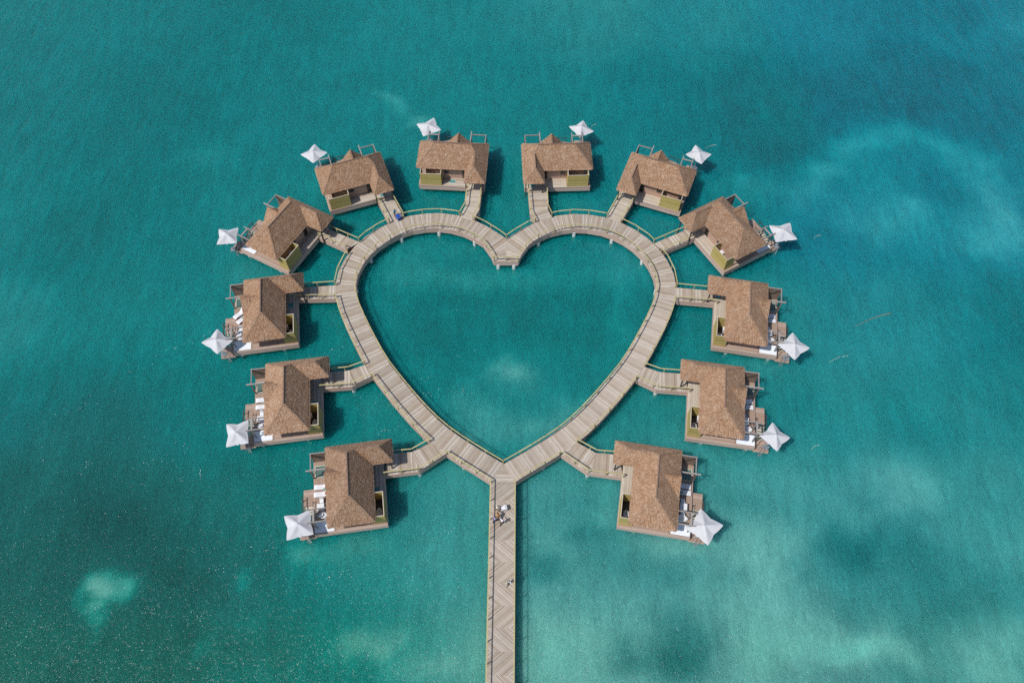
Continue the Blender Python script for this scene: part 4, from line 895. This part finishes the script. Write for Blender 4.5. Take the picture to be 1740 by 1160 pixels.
def person(label, loc, heading, shirt, legs, stride=0.25, lean=0.1, armL=(.22, .18, .95), armR=(.22, -.18, .95), long_sleeve=False, group=None, hat=None):
    """figure facing +x; armL / armR are the hand positions"""
    T = thing('person', label, 'person', loc, heading, group)
    s = stride; l = lean
    hip_, ch, nk, hd = (0, 0, .95), (l * .6, 0, 1.25), (l, 0, 1.47), (l + .03, 0, 1.62)
    V_ = [hip_, (l * .3, 0, 1.1), ch, (l * .95, 0, 1.40), nk, hd, (l + .04, 0, 1.72)]
    Rd = [.13, .115, (.15, .12), (.12, .10), .055, .092, .075]; E_ = [(i, i + 1) for i in range(6)]
    for sg, hand, st in ((1, armL, -s), (-1, armR, s)):
        i = len(V_); sh = (l * .9, sg * .19, 1.38); el = ((sh[0] + hand[0]) / 2 - .05, sg * .25, (sh[2] + hand[2]) / 2 - .04)
        V_ += [sh, el, hand]; Rd += [.055, .042, .03]; E_ += [(3, i), (i, i + 1), (i + 1, i + 2)]
        d = Vector(hand) - Vector(el); d.normalize(); up_ = Vector((0, 0, 1)); sdv = d.cross(up_).normalized()
        palm = Vector(hand) + d * .07; j = len(V_); V_.append(tuple(palm)); Rd.append(.03); E_.append((i + 2, j))
        for q_ in range(4):
            a = palm + sdv * (.024 * (q_ - 1.5)); tip = a + d * (.07 - .008 * abs(q_ - 1.3)) - up_ * .02; jj = len(V_)
            V_.append(tuple(tip)); Rd.append(.010); E_.append((j, jj))
        jj = len(V_); V_.append(tuple(Vector(hand) + d * .03 - sdv * sg * .05)); Rd.append(.011); E_.append((i + 2, jj))
        i = len(V_); V_ += [(0, sg * .09, .90), (st * .45 + .04, sg * .10, .50), (st, sg * .10, .09), (st + .16, sg * .11, .04)]; Rd += [.095, .06, .042, .035]
        E_ += [(0, i), (i, i + 1), (i + 1, i + 2), (i + 2, i + 3)]
    skin('body', V_, E_, Rd, M['skin'], T)
    a, b = armL, armR
    V2 = [(0, 0, .93), (l * .3, 0, 1.1), ch, (l * .95, 0, 1.42)]; R2 = [.155, .145, (.18, .14), (.13, .10)]; E2 = [(0, 1), (1, 2), (2, 3)]
    for sg, hand in ((1, a), (-1, b)):
        sh = (l * .9, sg * .2, 1.385); el = ((sh[0] + hand[0]) / 2 - .05, sg * .25, (sh[2] + hand[2]) / 2 - .04); i = len(V2)
        V2 += [sh, el]; R2 += [.075, .06]; E2 += [(3, i), (i, i + 1)]
        if long_sleeve: V2.append(tuple(Vector(el).lerp(Vector(hand), .9))); R2.append(.048); E2.append((i + 1, i + 2))
    skin('shirt', V2, E2, R2, M[shirt], T)
    V3 = [(0, 0, .98)]; R3 = [.15]; E3 = []
    for sg, st in ((1, -s), (-1, s)):
        i = len(V3); V3 += [(0, sg * .09, .86), (st * .45 + .04, sg * .10, .50), (st * .97, sg * .10, .14)]; R3 += [.11, .075, .06]; E3 += [(0, i), (i, i + 1), (i + 1, i + 2)]
    skin('trousers', V3, E3, R3, M[legs], T)
    skin('hair', [(l - .02, 0, 1.60), (l + .0, 0, 1.69), (l + .03, 0, 1.75)], [(0, 1), (1, 2)], [.075, .098, .085], M[hat or 'hair'], T)
    for sg, st in ((1, -s), (-1, s)):
        bb = MB(); bb.hexa([(st - .07, sg * .1 - .05, 0), (st + .2, sg * .11 - .045, 0), (st + .2, sg * .11 + .045, 0), (st - .07, sg * .1 + .05, 0), (st - .06, sg * .1 - .04, .1), (st + .18, sg * .11 - .035, .05), (st + .18, sg * .11 + .035, .05), (st - .06, sg * .1 + .04, .1)]); obj('shoe', bb, M['black'], T)
    return T
person('person in turquoise top and black trousers pushing a blue cart near the upper left walkway', (-17.55, 41.35, 0.01), R(-50), 'turquoise', 'black', .25, .18, (.55, .18, .98), (.55, -.18, .98))
person('person in cream top pushing a white cart, furthest up the straight pier', (-0.72, -6.3, 0.0), R(10), 'cream', 'khaki', .22, .15, (.5, .2, 1.0), (.5, -.2, 1.0))
person('person in orange top with arms out, in the group on the straight pier', (-0.5, -7.15, 0.0), R(200), 'orange', 'khaki', .15, .08, (.25, .45, 1.1), (.3, -.45, 1.15), True)
person('person in lilac top beside the left rail of the straight pier', (-0.95, -7.75, 0.0), R(60), 'lilac', 'navy', .2, .08)
person('person in white shirt with one arm raised, lowest of the pier group', (-0.05, -8.0, 0.0), R(70), 'whitecloth', 'black', .3, .12, (.3, .4, 1.3), (.15, -.42, 1.1), True)
person('person in white shirt and dark hair walking alone down the straight pier', (0.95, -15.35, 0.0), R(-110), 'whitecloth', 'black', .32, .1, (.28, .3, 1.0), (-.1, -.3, 1.0), True)
def cart(name, label, loc, rz, tubmat, bagmat):
    T = thing(name, label, 'cart', loc, rz)
    b = MB(); b.hexa([(.0, -.32, .28), (.9, -.32, .28), (.9, .32, .28), (0, .32, .28), (-.05, -.38, .95), (.95, -.38, .95), (.95, .38, .95), (-.05, .38, .95)]); obj('hamper', b, M[tubmat], T)
    b = MB(); b.box(-.08, .98, -.41, -.36, .95, .99); b.box(-.08, .98, .36, .41, .95, .99); b.box(-.08, -.03, -.36, .36, .95, .99); b.box(.93, .98, -.36, .36, .95, .99); obj('rim', b, M['metal'], T)
    b = MB(); b.hexa([(.05, -.3, .96), (.85, -.3, .96), (.85, .3, .96), (.05, .3, .96), (.2, -.18, 1.12), (.7, -.2, 1.16), (.68, .2, 1.10), (.22, .16, 1.18)]); obj('linen', b, M[bagmat], T)
    b = MB(); b.tube((-.05, -.3, .95), (-.22, -.3, 1.05), .018, n=6); b.tube((-.05, .3, .95), (-.22, .3, 1.05), .018, n=6); b.tube((-.22, -.3, 1.05), (-.22, .3, 1.05), .02, n=6); obj('handle', b, M['metal'], T)
    for x in (.12, .78):
        for y in (-.27, .27): b = MB(); b.tube((x, y - .025, .12), (x, y + .025, .12), .12, n=14); b.box(x - .02, x + .02, y - .015, y + .015, .12, .3); obj('wheel', b, M['black'], T)
    T.scale = (.78, .78, .85); return T
cart('linen_cart', 'blue linen cart pushed by the person in turquoise', (-17.15, 40.95, 0.0), R(-50), 'blue', 'blue')
cart('service_cart', 'white service cart with pale linen on the straight pier', (-0.18, -6.25, 0.0), R(15), 'whitecloth', 'whitecloth')

# ---------------------------------------------------------------- floating weed lines
for i, (p, q, lab) in enumerate((((51.2, 22.6), (57.1, 25.0), 'long brown weed line drifting at right, the longest one'), ((46.2, 16.5), (49.2, 17.7), 'thin pale weed line drifting off the rightmost umbrella'),
        ((41.2, 3.0), (42.5, 3.8), 'short pale weed line drifting at lower right'), ((33.4, 57.9), (35.4, 58.8), 'thin curved pale weed line above the upper right umbrella'), ((48.2, 38.8), (49.5, 39.5), 'faint short weed line drifting right of the diagonal bungalow'), ((14.1, 62.4), (15.2, 63.6), 'short weed line beside the umbrella right of the notch'))):
    rr = random.Random(i); b = MB(); n = 14; prev = None
    for k in range(n + 1):
        t = k / n; c = Vector((p[0] + (q[0] - p[0]) * t, p[1] + (q[1] - p[1]) * t + math.sin(t * 3.1) * .25 + rr.uniform(-.06, .06), WZ + 0.012))
        if prev is not None and rr.random() > .08: b.beam(prev, c, (.02 + .05 * t) * (1.6 if i == 0 else .8), .02)
        prev = c
    mname = 'weed_%d' % (i == 0)
    if mname not in M: M[mname] = plain(mname, (0.22, 0.17, 0.12) if i == 0 else (0.50, 0.52, 0.42), 0.8, 0.4, 6)
    obj('floating_weed', b, M[mname], label=lab, cat='seaweed', group='weed lines drifting on the water')

# ---------------------------------------------------------------- sun glints on the wavelets, painted in as small white flecks
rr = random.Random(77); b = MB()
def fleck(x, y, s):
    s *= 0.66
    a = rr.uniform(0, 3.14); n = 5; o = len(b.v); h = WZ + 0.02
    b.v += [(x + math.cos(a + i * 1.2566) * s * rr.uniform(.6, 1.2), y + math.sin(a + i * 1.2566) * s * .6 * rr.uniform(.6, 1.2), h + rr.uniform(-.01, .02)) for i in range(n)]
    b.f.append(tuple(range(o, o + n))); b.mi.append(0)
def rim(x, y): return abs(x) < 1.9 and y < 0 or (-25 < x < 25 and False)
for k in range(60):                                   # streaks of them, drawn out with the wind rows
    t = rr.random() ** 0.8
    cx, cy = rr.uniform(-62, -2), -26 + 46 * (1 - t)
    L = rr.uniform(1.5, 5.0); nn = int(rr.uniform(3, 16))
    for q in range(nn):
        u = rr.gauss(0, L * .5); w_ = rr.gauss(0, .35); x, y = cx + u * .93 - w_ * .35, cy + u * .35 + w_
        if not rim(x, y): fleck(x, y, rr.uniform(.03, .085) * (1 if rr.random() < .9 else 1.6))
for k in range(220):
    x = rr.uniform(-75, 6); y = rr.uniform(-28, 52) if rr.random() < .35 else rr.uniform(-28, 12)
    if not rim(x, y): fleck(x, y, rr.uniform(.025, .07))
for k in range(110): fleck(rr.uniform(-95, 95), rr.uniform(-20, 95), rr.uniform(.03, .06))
obj('glint_flecks', b, plain('glint_white', (0.85, 0.87, 0.88), 0.6, 0.05), kind='stuff')
